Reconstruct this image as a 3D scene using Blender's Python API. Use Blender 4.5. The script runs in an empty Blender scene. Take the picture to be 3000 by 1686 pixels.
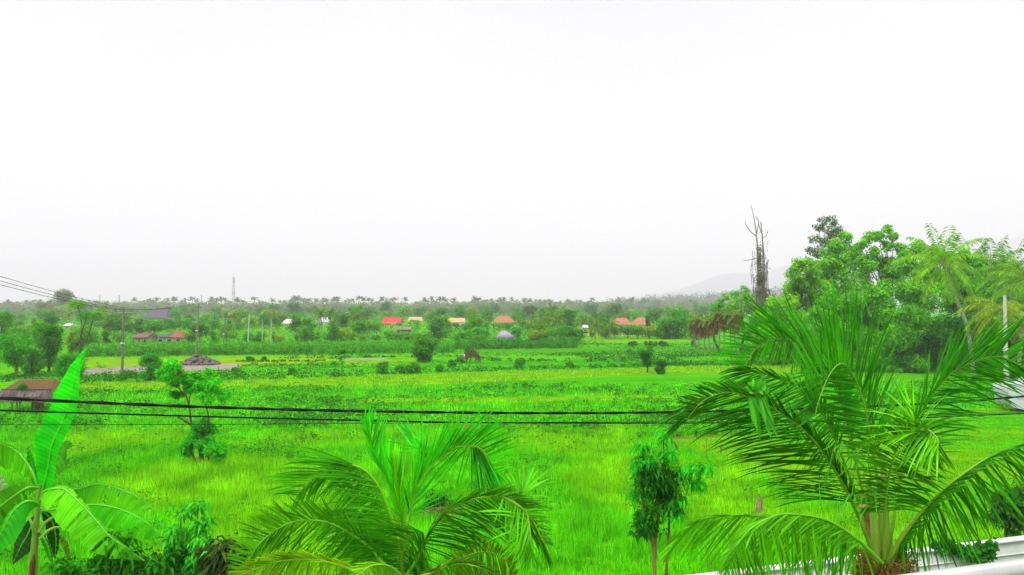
import bpy, math, random
import numpy as np
from mathutils import Vector
rng = np.random.default_rng(7)
random.seed(7)
R_ = math.radians
S = bpy.context.scene
COL = S.collection
# ------------------------------------------------------------------ camera model
F_, CX, CY, H, HOR = 2170.0, 1500.0, 843.0, 8.5, 900.0
PITCH = math.atan((HOR - CY) / F_)
cam = bpy.data.cameras.new('camera')
cam.sensor_width = 36; cam.lens = F_ / 3000 * 36; cam.clip_end = 30000; cam.clip_start = 0.1
co = bpy.data.objects.new('camera', cam); COL.objects.link(co)
co.location = (0, 0, H); co.rotation_euler = (math.pi / 2 + PITCH, 0, 0)
S.camera = co
cp, sp = math.cos(PITCH), math.sin(PITCH)
def P(px, py, Y):
    a, b = (px - CX) / F_, (CY - py) / F_
    d = np.array([a, cp - b * sp, sp + b * cp])
    return np.array([0, 0, H]) + d * (Y / d[1])
def G(px, py, z=0.0):
    a, b = (px - CX) / F_, (CY - py) / F_
    d = np.array([a, cp - b * sp, sp + b * cp])
    return np.array([0, 0, H]) + d * ((z - H) / d[2])
def D_of(py): return G(1500, py)[1]
# ------------------------------------------------------------------ materials
def new_mat(name):
    m = bpy.data.materials.new(name); m.use_nodes = True
    nt = m.node_tree; nt.nodes.clear()
    out = nt.nodes.new('ShaderNodeOutputMaterial')
    return m, nt, out
def nd(nt, t, **k):
    n = nt.nodes.new('ShaderNode' + t)
    for a, b in k.items(): setattr(n, a, b)
    return n
def mixc(nt, blend, fac, a, b):
    n = nd(nt, 'Mix', data_type='RGBA', blend_type=blend)
    for sock, v in ((n.inputs[0], fac), (n.inputs[6], a), (n.inputs[7], b)):
        if hasattr(v, 'links'): nt.links.new(v, sock)
        elif isinstance(v, (int, float)): sock.default_value = v
        else: sock.default_value = (*v, 1) if len(v) == 3 else v
    return n.outputs[2]
def noise(nt, scale, detail=3, rough=.55, coord='Object', stretch=None):
    tc = nd(nt, 'TexCoord'); v = tc.outputs[coord]
    if stretch:
        mp = nd(nt, 'Mapping'); mp.inputs['Scale'].default_value = stretch
        nt.links.new(v, mp.inputs[0]); v = mp.outputs[0]
    n = nd(nt, 'TexNoise'); n.inputs['Scale'].default_value = scale
    n.inputs['Detail'].default_value = detail; n.inputs['Roughness'].default_value = rough
    nt.links.new(v, n.inputs['Vector'])
    return n.outputs[0]
def ramp(nt, fac, stops):
    r = nd(nt, 'ValToRGB'); e = r.color_ramp.elements
    while len(e) < len(stops): e.new(.5)
    for el, (p, c) in zip(e, stops):
        el.position = p; el.color = (*c, 1) if len(c) == 3 else c
    nt.links.new(fac, r.inputs[0]); return r.outputs[0]
def g3(v): return (v, v, v)
def leaf_mat(name, base=None, nscale=.6, trans=.35, rough=.45, spec=.25, lo=.5, hi=1.5, stripes=False):
    m, nt, out = new_mat(name)
    if base is None: c = nd(nt, 'ObjectInfo').outputs['Color']
    else:
        r = nd(nt, 'RGB'); r.outputs[0].default_value = (*base, 1); c = r.outputs[0]
    geo = nd(nt, 'NewGeometry')
    v1 = ramp(nt, geo.outputs['Random Per Island'], [(0, g3(lo)), (1, g3(hi))])
    c1 = mixc(nt, 'MULTIPLY', 1, c, v1)
    n = noise(nt, nscale, 3)
    v2 = ramp(nt, n, [(.3, (.55, .62, .6)), (.7, (1.45, 1.25, 1.0))])
    c2 = mixc(nt, 'MULTIPLY', 1, c1, v2)
    if stripes:
        uv = nd(nt, 'TexCoord'); w = nd(nt, 'TexWave', bands_direction='X')
        w.inputs['Scale'].default_value = 5; w.inputs['Distortion'].default_value = .8; w.inputs['Detail'].default_value = 2
        nt.links.new(uv.outputs['UV'], w.inputs['Vector'])
        v3 = ramp(nt, w.outputs['Fac'], [(0, g3(.86)), (1, g3(1.1))])
        c2 = mixc(nt, 'MULTIPLY', 1, c2, v3)
    p = nd(nt, 'BsdfPrincipled'); nt.links.new(c2, p.inputs['Base Color'])
    p.inputs['Roughness'].default_value = rough; p.inputs['Specular IOR Level'].default_value = spec
    if stripes:
        b = nd(nt, 'Bump'); b.inputs['Strength'].default_value = .25; b.inputs['Distance'].default_value = .01
        nt.links.new(w.outputs['Fac'], b.inputs['Height']); nt.links.new(b.outputs[0], p.inputs['Normal'])
    t = nd(nt, 'BsdfTranslucent')
    c3 = mixc(nt, 'MULTIPLY', 1, c2, (1.25, 1.15, .6)); nt.links.new(c3, t.inputs[0])
    ms = nd(nt, 'MixShader'); ms.inputs[0].default_value = trans
    nt.links.new(p.outputs[0], ms.inputs[1]); nt.links.new(t.outputs[0], ms.inputs[2])
    nt.links.new(ms.outputs[0], out.inputs[0])
    return m
def plain_mat(name, base=None, nscale=2, lo=.75, hi=1.2, rough=.8, spec=.3, bump=.3, stretch=None, metal=0):
    m, nt, out = new_mat(name)
    if base is None: c = nd(nt, 'ObjectInfo').outputs['Color']
    else:
        r = nd(nt, 'RGB'); r.outputs[0].default_value = (*base, 1); c = r.outputs[0]
    n = noise(nt, nscale, 5, .65, stretch=stretch)
    c1 = mixc(nt, 'MULTIPLY', 1, c, ramp(nt, n, [(.3, g3(lo)), (.7, g3(hi))]))
    p = nd(nt, 'BsdfPrincipled'); nt.links.new(c1, p.inputs['Base Color'])
    p.inputs['Roughness'].default_value = rough; p.inputs['Specular IOR Level'].default_value = spec
    p.inputs['Metallic'].default_value = metal
    if bump:
        b = nd(nt, 'Bump'); b.inputs['Strength'].default_value = bump; b.inputs['Distance'].default_value = .03
        nt.links.new(n, b.inputs['Height']); nt.links.new(b.outputs[0], p.inputs['Normal'])
    nt.links.new(p.outputs[0], out.inputs[0])
    return m
def ground_mat(name, cols, s1=.05, s2=.6, s3=6, stretch=(.25, 1, 1)):
    m, nt, out = new_mat(name)
    a = noise(nt, s1, 4, .6, stretch=stretch)
    c = ramp(nt, a, [(.3 + .4 * i / (len(cols) - 1), k) for i, k in enumerate(cols)])
    b = noise(nt, s2, 5, .7, stretch=(.5, 1, 1))
    c = mixc(nt, 'MULTIPLY', 1, c, ramp(nt, b, [(.3, (.55, .65, .6)), (.7, (1.35, 1.2, 1))]))
    d = noise(nt, s3, 3, .7)
    c = mixc(nt, 'MULTIPLY', 1, c, ramp(nt, d, [(.3, g3(.7)), (.7, g3(1.25))]))
    p = nd(nt, 'BsdfPrincipled'); nt.links.new(c, p.inputs['Base Color']); p.inputs['Roughness'].default_value = .95
    p.inputs['Specular IOR Level'].default_value = 0
    bm = nd(nt, 'Bump'); bm.inputs['Distance'].default_value = .3; bm.inputs['Strength'].default_value = .6
    nt.links.new(d, bm.inputs['Height']); nt.links.new(bm.outputs[0], p.inputs['Normal'])
    nt.links.new(p.outputs[0], out.inputs[0])
    return m
M_leaf = leaf_mat('foliage', spec=.03, rough=.65, lo=.6, hi=1.35)
M_far = leaf_mat('far_foliage', spec=0, nscale=.15, lo=.75, hi=1.25)
M_frond = leaf_mat('frond_leaflets', nscale=1.5, trans=.4, rough=.45, spec=.14, lo=.55, hi=1.4)
M_banana = leaf_mat('banana_blade', nscale=1.2, trans=.3, rough=.45, spec=.08, lo=.95, hi=1.05, stripes=True)
M_grass = leaf_mat('grass_blades', nscale=.5, trans=.35, rough=.8, spec=.0, lo=.5, hi=1.6)
M_weed = leaf_mat('weed_leaves', nscale=.35, trans=.3, rough=.7, spec=.02, lo=.5, hi=1.6)
M_bark = plain_mat('bark', nscale=8, lo=.3, hi=.95, rough=.9, bump=.6, stretch=(1, 1, .25))
M_stem = plain_mat('green_stem', nscale=6, lo=.75, hi=1.2, rough=.5, bump=.2, stretch=(1, 1, .2))
M_fibre = plain_mat('dry_fibre', nscale=20, lo=.4, hi=1.5, rough=.95, bump=.8, stretch=(1, 1, .15))
M_conc = plain_mat('concrete', nscale=3, lo=.8, hi=1.12, rough=.85, bump=.2)
M_plaster = plain_mat('plaster', nscale=1.3, lo=.78, hi=1.08, rough=.75, bump=.08)
M_metal = plain_mat('painted_metal', nscale=4, lo=.85, hi=1.1, rough=.5, bump=0)
M_rubber = plain_mat('cable_rubber', (.006, .006, .007), nscale=8, rough=.7, spec=.12, bump=.1)
M_roof = plain_mat('roof_tiles', nscale=1.6, lo=.5, hi=1.25, rough=.8, bump=.5, stretch=(1, 1, 3))
M_thatch = plain_mat('thatch', nscale=9, lo=.2, hi=1.6, rough=.95, bump=.9, stretch=(2.5, 2.5, .3))
M_stone = plain_mat('stones', nscale=4, lo=.6, hi=1.4, rough=.9, bump=.6)
M_glass = plain_mat('dark_glass', (.03, .04, .05), nscale=1, rough=.15, spec=.6, bump=0)
# ------------------------------------------------------------------ mesh collector
class MB:
    def __init__(s): s.V = []; s.F3 = []; s.F4 = []; s.n = 0; s.uv3 = []; s.uv4 = []; s.uvs = False
    def add(s, V, F, uv=None):
        V = np.asarray(V, float).reshape(-1, 3); F = np.asarray(F, int)
        if not len(F): return
        s.V.append(V)
        (s.F3 if F.shape[1] == 3 else s.F4).append(F + s.n)
        if uv is not None:
            s.uvs = True; (s.uv3 if F.shape[1] == 3 else s.uv4).append(np.asarray(uv, float)[F].reshape(-1, 2))
        s.n += len(V)
    def box(s, c, d, rz=0.0, rx=0.0):
        c = np.array(c, float); hx, hy, hz = d[0] / 2, d[1] / 2, d[2] / 2
        v = np.array([[x, y, z] for x in (-hx, hx) for y in (-hy, hy) for z in (-hz, hz)])
        if rx: ca, sa = math.cos(rx), math.sin(rx); v = v @ np.array([[1, 0, 0], [0, ca, sa], [0, -sa, ca]])
        ca, sa = math.cos(rz), math.sin(rz); v = v @ np.array([[ca, sa, 0], [-sa, ca, 0], [0, 0, 1]])
        s.add(v + c, [[0, 1, 3, 2], [4, 6, 7, 5], [0, 4, 5, 1], [2, 3, 7, 6], [0, 2, 6, 4], [1, 5, 7, 3]])
    def tube(s, pts, rad, k=8, cap=True):
        pts = np.array(pts, float); n = len(pts)
        rad = np.full(n, rad) if np.isscalar(rad) else np.interp(np.linspace(0, 1, n), np.linspace(0, 1, len(rad)), rad)
        T = np.gradient(pts, axis=0); T /= np.linalg.norm(T, axis=1)[:, None] + 1e-9
        ref = np.array([0, 0, 1.]) if abs(T[:, 2]).mean() < .8 else np.array([1., 0, 0])
        A = np.cross(T, ref); A /= np.linalg.norm(A, axis=1)[:, None] + 1e-9; B = np.cross(T, A)
        th = np.linspace(0, 2 * math.pi, k, endpoint=False)
        V = pts[:, None] + rad[:, None, None] * (np.cos(th)[None, :, None] * A[:, None] + np.sin(th)[None, :, None] * B[:, None])
        i = np.arange(n - 1)[:, None] * k; j = np.arange(k)[None]; j2 = (j + 1) % k
        Fq = np.stack([i + j, i + j2, i + k + j2, i + k + j], -1).reshape(-1, 4)
        s.add(V.reshape(-1, 3), Fq)
        if cap:
            for row, c in ((V[0], pts[0]), (V[-1], pts[-1])):
                s.add(np.vstack([row, c]), [[a, (a + 1) % k, k] for a in range(k)])
    def build(s, name, mat, parent=None, origin=(0, 0, 0), color=None, smooth=False):
        V = np.vstack(s.V) - np.asarray(origin, float)
        F3 = np.vstack(s.F3) if s.F3 else np.zeros((0, 3), int); F4 = np.vstack(s.F4) if s.F4 else np.zeros((0, 4), int)
        me = bpy.data.meshes.new(name)
        me.vertices.add(len(V)); me.vertices.foreach_set('co', V.astype(np.float32).ravel())
        loops = np.concatenate([F3.ravel(), F4.ravel()]); nf = len(F3) + len(F4)
        me.loops.add(len(loops)); me.loops.foreach_set('vertex_index', loops.astype(np.int32))
        st = np.concatenate([np.arange(len(F3)) * 3, len(F3) * 3 + np.arange(len(F4)) * 4])
        me.polygons.add(nf); me.polygons.foreach_set('loop_start', st.astype(np.int32))
        if s.uvs:
            uv = np.vstack([np.vstack(s.uv3) if s.uv3 else np.zeros((0, 2)), np.vstack(s.uv4) if s.uv4 else np.zeros((0, 2))])
            if len(uv) == len(loops):
                l = me.uv_layers.new(name='uv'); l.data.foreach_set('uv', uv.astype(np.float32).ravel())
        me.update(calc_edges=True)
        if smooth: me.polygons.foreach_set('use_smooth', np.ones(nf, bool))
        me.materials.append(mat)
        o = bpy.data.objects.new(name, me); COL.objects.link(o)
        if parent is not None: o.parent = parent
        else: o.location = origin
        if color is not None: o.color = (*color, 1)
        return o
def tag(o, label, cat=None, group=None, kind=None):
    if label: o['label'] = label
    if cat: o['category'] = cat
    if group: o['group'] = group
    if kind: o['kind'] = kind
    return o
def thing(name, label, cat, loc, group=None):
    o = bpy.data.objects.new(name, None); COL.objects.link(o)
    o.location = tuple(float(x) for x in loc); o.empty_display_size = .3
    return tag(o, label, cat, group)
def copy_tree(o, parent=None):
    c = o.copy(); COL.objects.link(c)
    if parent is not None: c.parent = parent
    for ch in list(o.children): copy_tree(ch, c)
    return c
def unit(v): return v / (np.linalg.norm(v, axis=-1, keepdims=True) + 1e-9)
def rdir(n): return unit(rng.normal(size=(n, 3)))
# diamond leaves (one quad each, slightly bent by being non planar)
def leaves(mb, pos, nrm, size, aspect=.5, droop=.3):
    n = len(pos); nrm = unit(nrm)
    t = rdir(n); t[:, 2] -= droop; t = unit(t - nrm * (t * nrm).sum(1)[:, None])
    b = np.cross(nrm, t); s = (size * rng.uniform(.6, 1.35, n))[:, None]
    V = np.stack([pos, pos + t * s * .45 + b * s * aspect * .5 + nrm * s * .08, pos + t * s - nrm * s * .12, pos + t * s * .45 - b * s * aspect * .5 + nrm * s * .08], 1)
    mb.add(V.reshape(-1, 3), np.arange(4 * n).reshape(n, 4))
def cloud(mb, C, Rr, n, size, aspect=.55, droop=.3, shell=.55, up=.5):
    C = np.array(C, float); Rr = np.array(Rr, float)
    if Rr.ndim == 1: Rr = np.stack([Rr] * 3, 1)
    w = Rr.prod(1) ** .67; k = rng.choice(len(C), n, p=w / w.sum())
    d = rdir(n); r = shell + (1.08 - shell) * rng.random(n) ** .7
    r *= 1 + .18 * np.sin(5 * d[:, 0] + k) * np.cos(4 * d[:, 2] + 2 * k)
    pos = C[k] + d * Rr[k] * r[:, None]
    nrm = d * .7 + rdir(n) * .7; nrm[:, 2] += up
    leaves(mb, pos, nrm, size, aspect, droop)
def blades(mb, pos, k, h, w, spread=.12, lean=.35):
    n = len(pos); p = np.repeat(pos, k, 0); m = n * k
    a = rng.uniform(0, 2 * math.pi, m); r = spread * np.sqrt(rng.random(m))
    p = p + np.stack([np.cos(a) * r, np.sin(a) * r, np.zeros(m)], 1)
    hh = np.repeat(h, k) if not np.isscalar(h) else np.full(m, h)
    hh = hh * rng.uniform(.55, 1.25, m)
    f = rng.uniform(0, math.pi, m); wv = np.stack([np.cos(f), np.sin(f), np.zeros(m)], 1) * (w * rng.uniform(.6, 1.3, m))[:, None] / 2
    le = rng.uniform(0, 2 * math.pi, m); ln = lean * hh * rng.random(m)
    tip = p + np.stack([np.cos(le) * ln, np.sin(le) * ln, hh], 1)
    V = np.stack([p - wv, p + wv, tip], 1).reshape(-1, 3)
    mb.add(V, np.arange(3 * m).reshape(m, 3))
def sn(x, y, seed, s=1.0):          # cheap smooth noise in 0..1
    g = np.random.default_rng(seed); o = 0
    for i in range(7):
        a = g.uniform(0, 6.28); f = s * g.uniform(.5, 2.2)
        o = o + np.sin(f * (x * math.cos(a) + y * math.sin(a)) + g.uniform(0, 6.28) + 1.3 * np.sin(.6 * f * (x * math.sin(a) - y * math.cos(a))))
    return .5 + o / 7
def inpoly(x, y, poly):
    c = np.zeros(len(x), bool); n = len(poly)
    for i in range(n):
        x1, y1 = poly[i]; x2, y2 = poly[(i + 1) % n]
        m = ((y1 > y) != (y2 > y)) & (x < (x2 - x1) * (y - y1) / (y2 - y1 + 1e-12) + x1); c ^= m
    return c
def gpoly(pix): return [tuple(G(a, b)[:2]) for a, b in pix]
def sample(poly, dens):
    p = np.array(poly); lo, hi = p.min(0), p.max(0)
    n = int((hi - lo).prod() * dens); x = rng.uniform(lo[0], hi[0], n); y = rng.uniform(lo[1], hi[1], n)
    m = inpoly(x, y, poly); return x[m], y[m]
def smooth_curve(pts, n):
    pts = np.array(pts, float)
    d = np.r_[0, np.cumsum(np.linalg.norm(np.diff(pts, axis=0), axis=1))]; u = np.linspace(0, d[-1], n)
    # Catmull-Rom
    out = []
    Q = np.vstack([2 * pts[0] - pts[1], pts, 2 * pts[-1] - pts[-2]])
    for x in u:
        i = min(max(np.searchsorted(d, x, 'right') - 1, 0), len(pts) - 2); t = (x - d[i]) / (d[i + 1] - d[i] + 1e-9)
        a, b, c, e = Q[i], Q[i + 1], Q[i + 2], Q[i + 3]
        out.append(.5 * (2 * b + (c - a) * t + (2 * a - 5 * b + 4 * c - e) * t * t + (3 * b - a - 3 * c + e) * t ** 3))
    return np.array(out)

# ================================================================== world, sun, haze
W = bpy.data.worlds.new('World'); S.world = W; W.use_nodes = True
nt = W.node_tree; nt.nodes.clear()
SUN_EL, SUN_AZ = R_(62), R_(215)     # azimuth from +Y clockwise: behind and left of the viewer
sky = nd(nt, 'TexSky', sky_type='NISHITA'); sky.sun_disc = False; sky.sun_elevation = SUN_EL; sky.sun_rotation = SUN_AZ
sky.dust_density = 6; sky.air_density = 1
hs = nd(nt, 'HueSaturation'); hs.inputs['Saturation'].default_value = .12; nt.links.new(sky.outputs[0], hs.inputs['Color'])
tc = nd(nt, 'TexCoord')
n1 = nd(nt, 'TexNoise'); n1.inputs['Scale'].default_value = 1.6; n1.inputs['Detail'].default_value = 5
mp = nd(nt, 'Mapping'); mp.inputs['Scale'].default_value = (1, 1, 2.5); nt.links.new(tc.outputs['Generated'], mp.inputs[0]); nt.links.new(mp.outputs[0], n1.inputs['Vector'])
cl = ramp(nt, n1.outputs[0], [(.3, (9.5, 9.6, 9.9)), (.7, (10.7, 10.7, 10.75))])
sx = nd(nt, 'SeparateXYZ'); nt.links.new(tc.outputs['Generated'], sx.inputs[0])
zr_ = ramp(nt, sx.outputs[2], [(0, g3(.40)), (.38, g3(.315)), (.55, g3(.8)), (1, g3(1))])      # overcast sky kept dim in view; brightness above the frame added to light ground
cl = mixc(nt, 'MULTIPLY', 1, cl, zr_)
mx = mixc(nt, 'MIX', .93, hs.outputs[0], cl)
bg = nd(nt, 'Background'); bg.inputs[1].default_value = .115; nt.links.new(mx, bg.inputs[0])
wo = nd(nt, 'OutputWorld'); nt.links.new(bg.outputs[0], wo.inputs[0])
sl = bpy.data.lights.new('sun', 'SUN'); sl.energy = 1.5; sl.angle = R_(20); sl.color = (1, .97, .92)
so = bpy.data.objects.new('sun', sl); COL.objects.link(so)
sd = Vector((math.sin(SUN_AZ) * math.cos(SUN_EL), math.cos(SUN_AZ) * math.cos(SUN_EL), math.sin(SUN_EL)))
so.rotation_euler = sd.to_track_quat('Z', 'Y').to_euler(); so.location = (0, 0, 50)
S.view_settings.view_transform = 'Standard'; S.view_settings.look = 'None'; S.view_settings.gamma = 1
S.view_settings.exposure = 1.32
S.cycles.use_denoising = True; S.cycles.denoiser = 'OPENIMAGEDENOISE'; S.cycles.denoising_prefilter = 'NONE'; S.cycles.denoising_input_passes = 'RGB_ALBEDO_NORMAL'
S.cycles.max_bounces = 6; S.cycles.diffuse_bounces = 3; S.cycles.transmission_bounces = 3; S.cycles.glossy_bounces = 2
S.cycles.volume_bounces = 0; S.cycles.use_adaptive_sampling = True
hz = MB(); hz.box((0, 3450, 344.5), (20000, 7300, 691))
m, nt, out = new_mat('haze_air'); pv = nd(nt, 'VolumePrincipled')
pv.inputs['Color'].default_value = (.985, .985, 1, 1); pv.inputs['Density'].default_value = .0003
nt.links.new(pv.outputs[0], out.inputs['Volume'])
o = hz.build('haze', m); tag(o, 'pale rainy air fading the far trees and hills', None, None, 'stuff')

# ================================================================== ground and fields
M_ground = ground_mat('field_ground', [(.015, .17, .001), (.04, .27, .001), (.07, .30, .001), (.03, .22, .001)], .05, .7, 5)
g = MB(); n = 60
xs = np.linspace(-1, 1, n) ** 3 * 9500; ys = -60 + (np.linspace(0, 1, n) ** 3) * 6900
Xg, Yg = np.meshgrid(xs, ys); Vg = np.stack([Xg, Yg, np.zeros_like(Xg)], -1).reshape(-1, 3)
ii = (np.arange(n - 1)[:, None] * n + np.arange(n - 1)[None]).ravel()
g.add(Vg, np.stack([ii, ii + 1, ii + n + 1, ii + n], 1))
tag(g.build('ground', M_ground), 'flat green farmland reaching to the far tree line', None, None, 'structure')
def sheet(name, pix, mat, z, label):
    pts = np.array([G(a, b) for a, b in pix]); pts[:, 2] = z
    me = bpy.data.meshes.new(name); me.from_pydata([tuple(p) for p in pts], [], [list(range(len(pts)))])
    me.materials.append(mat); o = bpy.data.objects.new(name, me); COL.objects.link(o)
    return tag(o, label, None, None, 'structure')
M_lime = ground_mat('lime_grass', [(.085, .27, .0005), (.11, .28, .0005), (.15, .28, .0005)], .06, .8, 4)
M_mid = ground_mat('mid_grass', [(.03, .20, .001), (.05, .23, .001), (.045, .21, .001)], .08, .9, 5)
M_lawn = ground_mat('short_lawn', [(.025, .26, .0005), (.05, .27, .0005), (.11, .27, .0005), (.035, .26, .0005)], .07, .8, 6)
M_path = ground_mat('gravel', [(.20, .17, .16), (.28, .25, .24)], .3, 1.5, 9)
M_mud = ground_mat('mud', [(.16, .12, .03), (.10, .14, .02)], .3, 1.5, 6)
M_dry = ground_mat('ripe_field', [(.35, .36, .02), (.40, .30, .05)], .05, .6, 3)
LIME = [(235, 1122), (700, 1117), (1100, 1103), (1500, 1089), (1700, 1086), (1950, 1076), (2450, 1070), (2450, 1092), (1950, 1094), (1700, 1108), (1500, 1117), (1300, 1127), (1100, 1134), (700, 1143), (235, 1150)]
sheet('rice_field', LIME, M_lime, .010, 'long strip of lime green young rice across the fields')
sheet('grass_plot', [(240, 1049), (950, 1041), (1010, 1058), (940, 1066), (240, 1078)], M_lime, .012, 'smooth bright grass plot in front of the corn')
sheet('rice_field', [(1690, 992), (2040, 990), (2040, 1003), (1690, 1005)], M_lime, .012, 'bright far rice plot before the villa hedge')
sheet('rice_field', [(1400, 1024), (2060, 1018), (2060, 1034), (1400, 1040)], M_mid, .014, 'even green rice plot in the middle distance')
sheet('grass_plot', [(1010, 1058), (1240, 1052), (1240, 1066), (1010, 1074)], M_lime, .016, 'yellowish grass plot beside the slim tree')
sheet('ripe_field', [(1560, 955), (1900, 955), (1900, 985), (1560, 985)], M_dry, .02, 'golden ripe field beyond the bushes')
LAWN = [(1960, 1284), (2330, 1268), (2700, 1200), (3150, 1190), (3150, 1570), (2600, 1500), (2340, 1450), (2240, 1400), (2100, 1345), (1960, 1312)]
sheet('lawn', LAWN, M_lawn, .018, 'close cut bright lawn on the right')
PATH = [(235, 1100), (250, 1081), (420, 1073), (530, 1072), (690, 1066), (716, 1075), (690, 1083), (530, 1088), (420, 1089), (320, 1097)]
sheet('gravel_path', PATH, M_path, .022, 'pale gravel path beside the rubble heap')
sheet('mud_strip', [(1010, 1052), (1135, 1051), (1135, 1055), (1010, 1057)], M_path, .024, 'pale narrow ditch edge beside the slim tree')
sheet('mud_strip', [(1960, 1281), (2110, 1274), (2330, 1266), (2330, 1270), (2110, 1280), (1960, 1290)], M_mud, .026, 'brown bank along the top of the lawn')
m, nt, out = new_mat('water'); p = nd(nt, 'BsdfPrincipled'); p.inputs['Base Color'].default_value = (.12, .16, .12, 1); p.inputs['Roughness'].default_value = .08; nt.links.new(p.outputs[0], out.inputs[0])
sheet('water', [(1748, 1033), (1782, 1033), (1782, 1037.5), (1748, 1037.5)], m, .02, 'small pool of water among the rice plots')

# ---- ground cover
GREEN_A = (.09, .53, .001); GREEN_B = (.02, .33, .004); GREEN_C = (.18, .55, .001); DARK = (.018, .14, .003)
lawn_p = gpoly(LAWN); lime_p = gpoly(LIME)
STRIP = [(1050, 1170), (1700, 1160), (2400, 1156), (2400, 1171), (1700, 1178), (1050, 1186)]
sheet('grass_strip', STRIP, M_lime, .03, 'lighter smooth grass strip just above the cables')
strip_p = gpoly(STRIP); path_p = gpoly(PATH); plot_p = gpoly([(240, 1049), (950, 1041), (1010, 1058), (940, 1066), (240, 1078)])
def free(x, y):
    y = y * (1 + rng.normal(0, .012, len(y)))
    return ~inpoly(x, y, lawn_p) & ~inpoly(x, y, lime_p) & ~inpoly(x, y, strip_p) & ~inpoly(x, y, path_p) & ~inpoly(x, y, plot_p)
rng = np.random.default_rng(900)
# near meadow
A = gpoly([(-60, 1262), (3060, 1262), (3060, 1860), (-60, 1860)])
for nm, col, seed, lo_, hi_, lb in (('tall_grass', GREEN_A, 3, -9, .56, 'tall bright grass of the near meadow'), ('tall_grass', GREEN_C, 3, .5, 9, 'yellower tall grass in patches of the near meadow')):
    x, y = sample(A, 26); k = free(x, y) & (y < 56)
    q = sn(x, y, seed, .35) + rng.normal(0, .06, len(x)); k &= (q > lo_) & (q <= hi_)
    k &= rng.random(len(x)) < np.clip(1.5 - y / 55, .25, 1); x, y = x[k], y[k]
    b = MB(); hgt = .28 + .35 * sn(x, y, 11, .5)
    blades(b, np.stack([x, y, np.zeros(len(x))], 1), 10, hgt, .03, .16, .5)
    tag(b.build(nm, M_grass, color=col), lb, 'grass', None, 'stuff')
x, y = sample(lawn_p, 7); k = y < 60; x, y = x[k], y[k]; b = MB()
blades(b, np.stack([x, y, np.zeros(len(x))], 1), 6, .12, .05, .2, .6)
tag(b.build('short_grass', M_grass, color=(.06, .42, .002)), 'short bright grass of the lawn', 'grass', None, 'stuff')
x, y = sample(lime_p, 3.5); b = MB(); blades(b, np.stack([x, y, np.zeros(len(x))], 1), 5, .12 + .25 * sn(x, y, 17, .5), .07, .3, .4)
tag(b.build('rice_shoots', M_grass, color=(.17, .48, .001)), 'young rice shoots on the lime strip', 'rice', None, 'stuff')
weeds_late = True
# middle meadow: grass plus leafy weeds
Bz = gpoly([(-60, 1148), (3060, 1120), (3060, 1275), (-60, 1275)])
x, y = sample(Bz, 5.5); k = free(x, y); x, y = x[k], y[k]; b = MB()
blades(b, np.stack([x, y, np.zeros(len(x))], 1), 7, .25 + .3 * sn(x, y, 5, .4), .075, .25, .6)
tag(b.build('meadow_grass', M_grass, color=GREEN_A), 'rough grass of the middle meadow', 'grass', None, 'stuff')
def weeds(poly, dens, thr, seed, size, h, col, lb, per=12, scale=.3, grad=None, name='weed_cover'):
    x, y = sample(poly, dens); k = free(x, y) & (sn(x, y * 1.8, seed, scale) + rng.normal(0, .07, len(x)) > thr)
    x, y = x[k], y[k]; m = len(x)
    hh = h * (.5 + sn(x, y, seed + 1, scale * 3)); p = np.stack([x, y, np.zeros(m)], 1)
    p = np.repeat(p, per, 0); mm = m * per; hr = np.repeat(hh, per)
    d = rdir(mm); d[:, 2] = abs(d[:, 2]); pos = p + d * np.stack([hr * .9 + .1, hr * .9 + .1, hr], 1) * rng.uniform(.5, 1, mm)[:, None]
    nrm = d * .5 + rdir(mm) * .6; nrm[:, 2] += .7; b = MB(); leaves(b, pos, nrm, size, .65, .1)
    return tag(b.build(name, M_weed, color=col), lb, 'weeds', None, 'stuff')
weeds(Bz, 3.4, .47, 21, .24, .42, (.05, .38, .002), 'leafy green weeds matted over the middle meadow')
weeds(Bz, 1.7, .62, 33, .24, .6, (.02, .15, .002), 'dark leafy weed patches in the middle meadow', 14, .22)
weeds(A, .5, .60, 44, .2, .5, (.03, .22, .003), 'dark weed clumps scattered in the near grass', 16, .25)
weeds(gpoly([(200, 1180), (1700, 1290), (1700, 1330), (250, 1400)]), .5, .62, 45, .2, .6, (.03, .16, .003), 'broad leaved weeds at the meadow edge', 18, .3)
for pg, th, sd in ((gpoly([(180, 1300), (420, 1320), (380, 1400), (150, 1410)]), .42, 81), (gpoly([(620, 1290), (960, 1290), (900, 1350), (600, 1360)]), .55, 82), (gpoly([(1500, 1230), (1800, 1235), (1760, 1290), (1480, 1280)]), .5, 83)):
    weeds(pg, 2.2, th, sd, .17, .55, (.02, .15, .002), 'dark broad leaved weed patch in the meadow, ' + {81: 'beside the upright banana leaf', 82: 'right of the lanky tree', 83: 'below the cables at the centre'}[sd], 16, .5)
# far field texture
Cz = gpoly([(-60, 1042), (2300, 1036), (2300, 1090), (-60, 1125)])
weeds(Cz, 1.5, .55, 52, .22, .34, (.06, .40, .001), 'low green growth on the far plots', 8, .12)
weeds(Cz, .7, .68, 54, .3, .7, (.018, .13, .003), 'dark low weeds on the far plots', 9, .1)
Dz = gpoly([(1040, 1003), (2200, 996), (2200, 1040), (1040, 1050)])
weeds(Dz, .6, .62, 57, .36, .45, (.04, .30, .003), 'low growth on the farthest plots', 7, .08)
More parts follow.
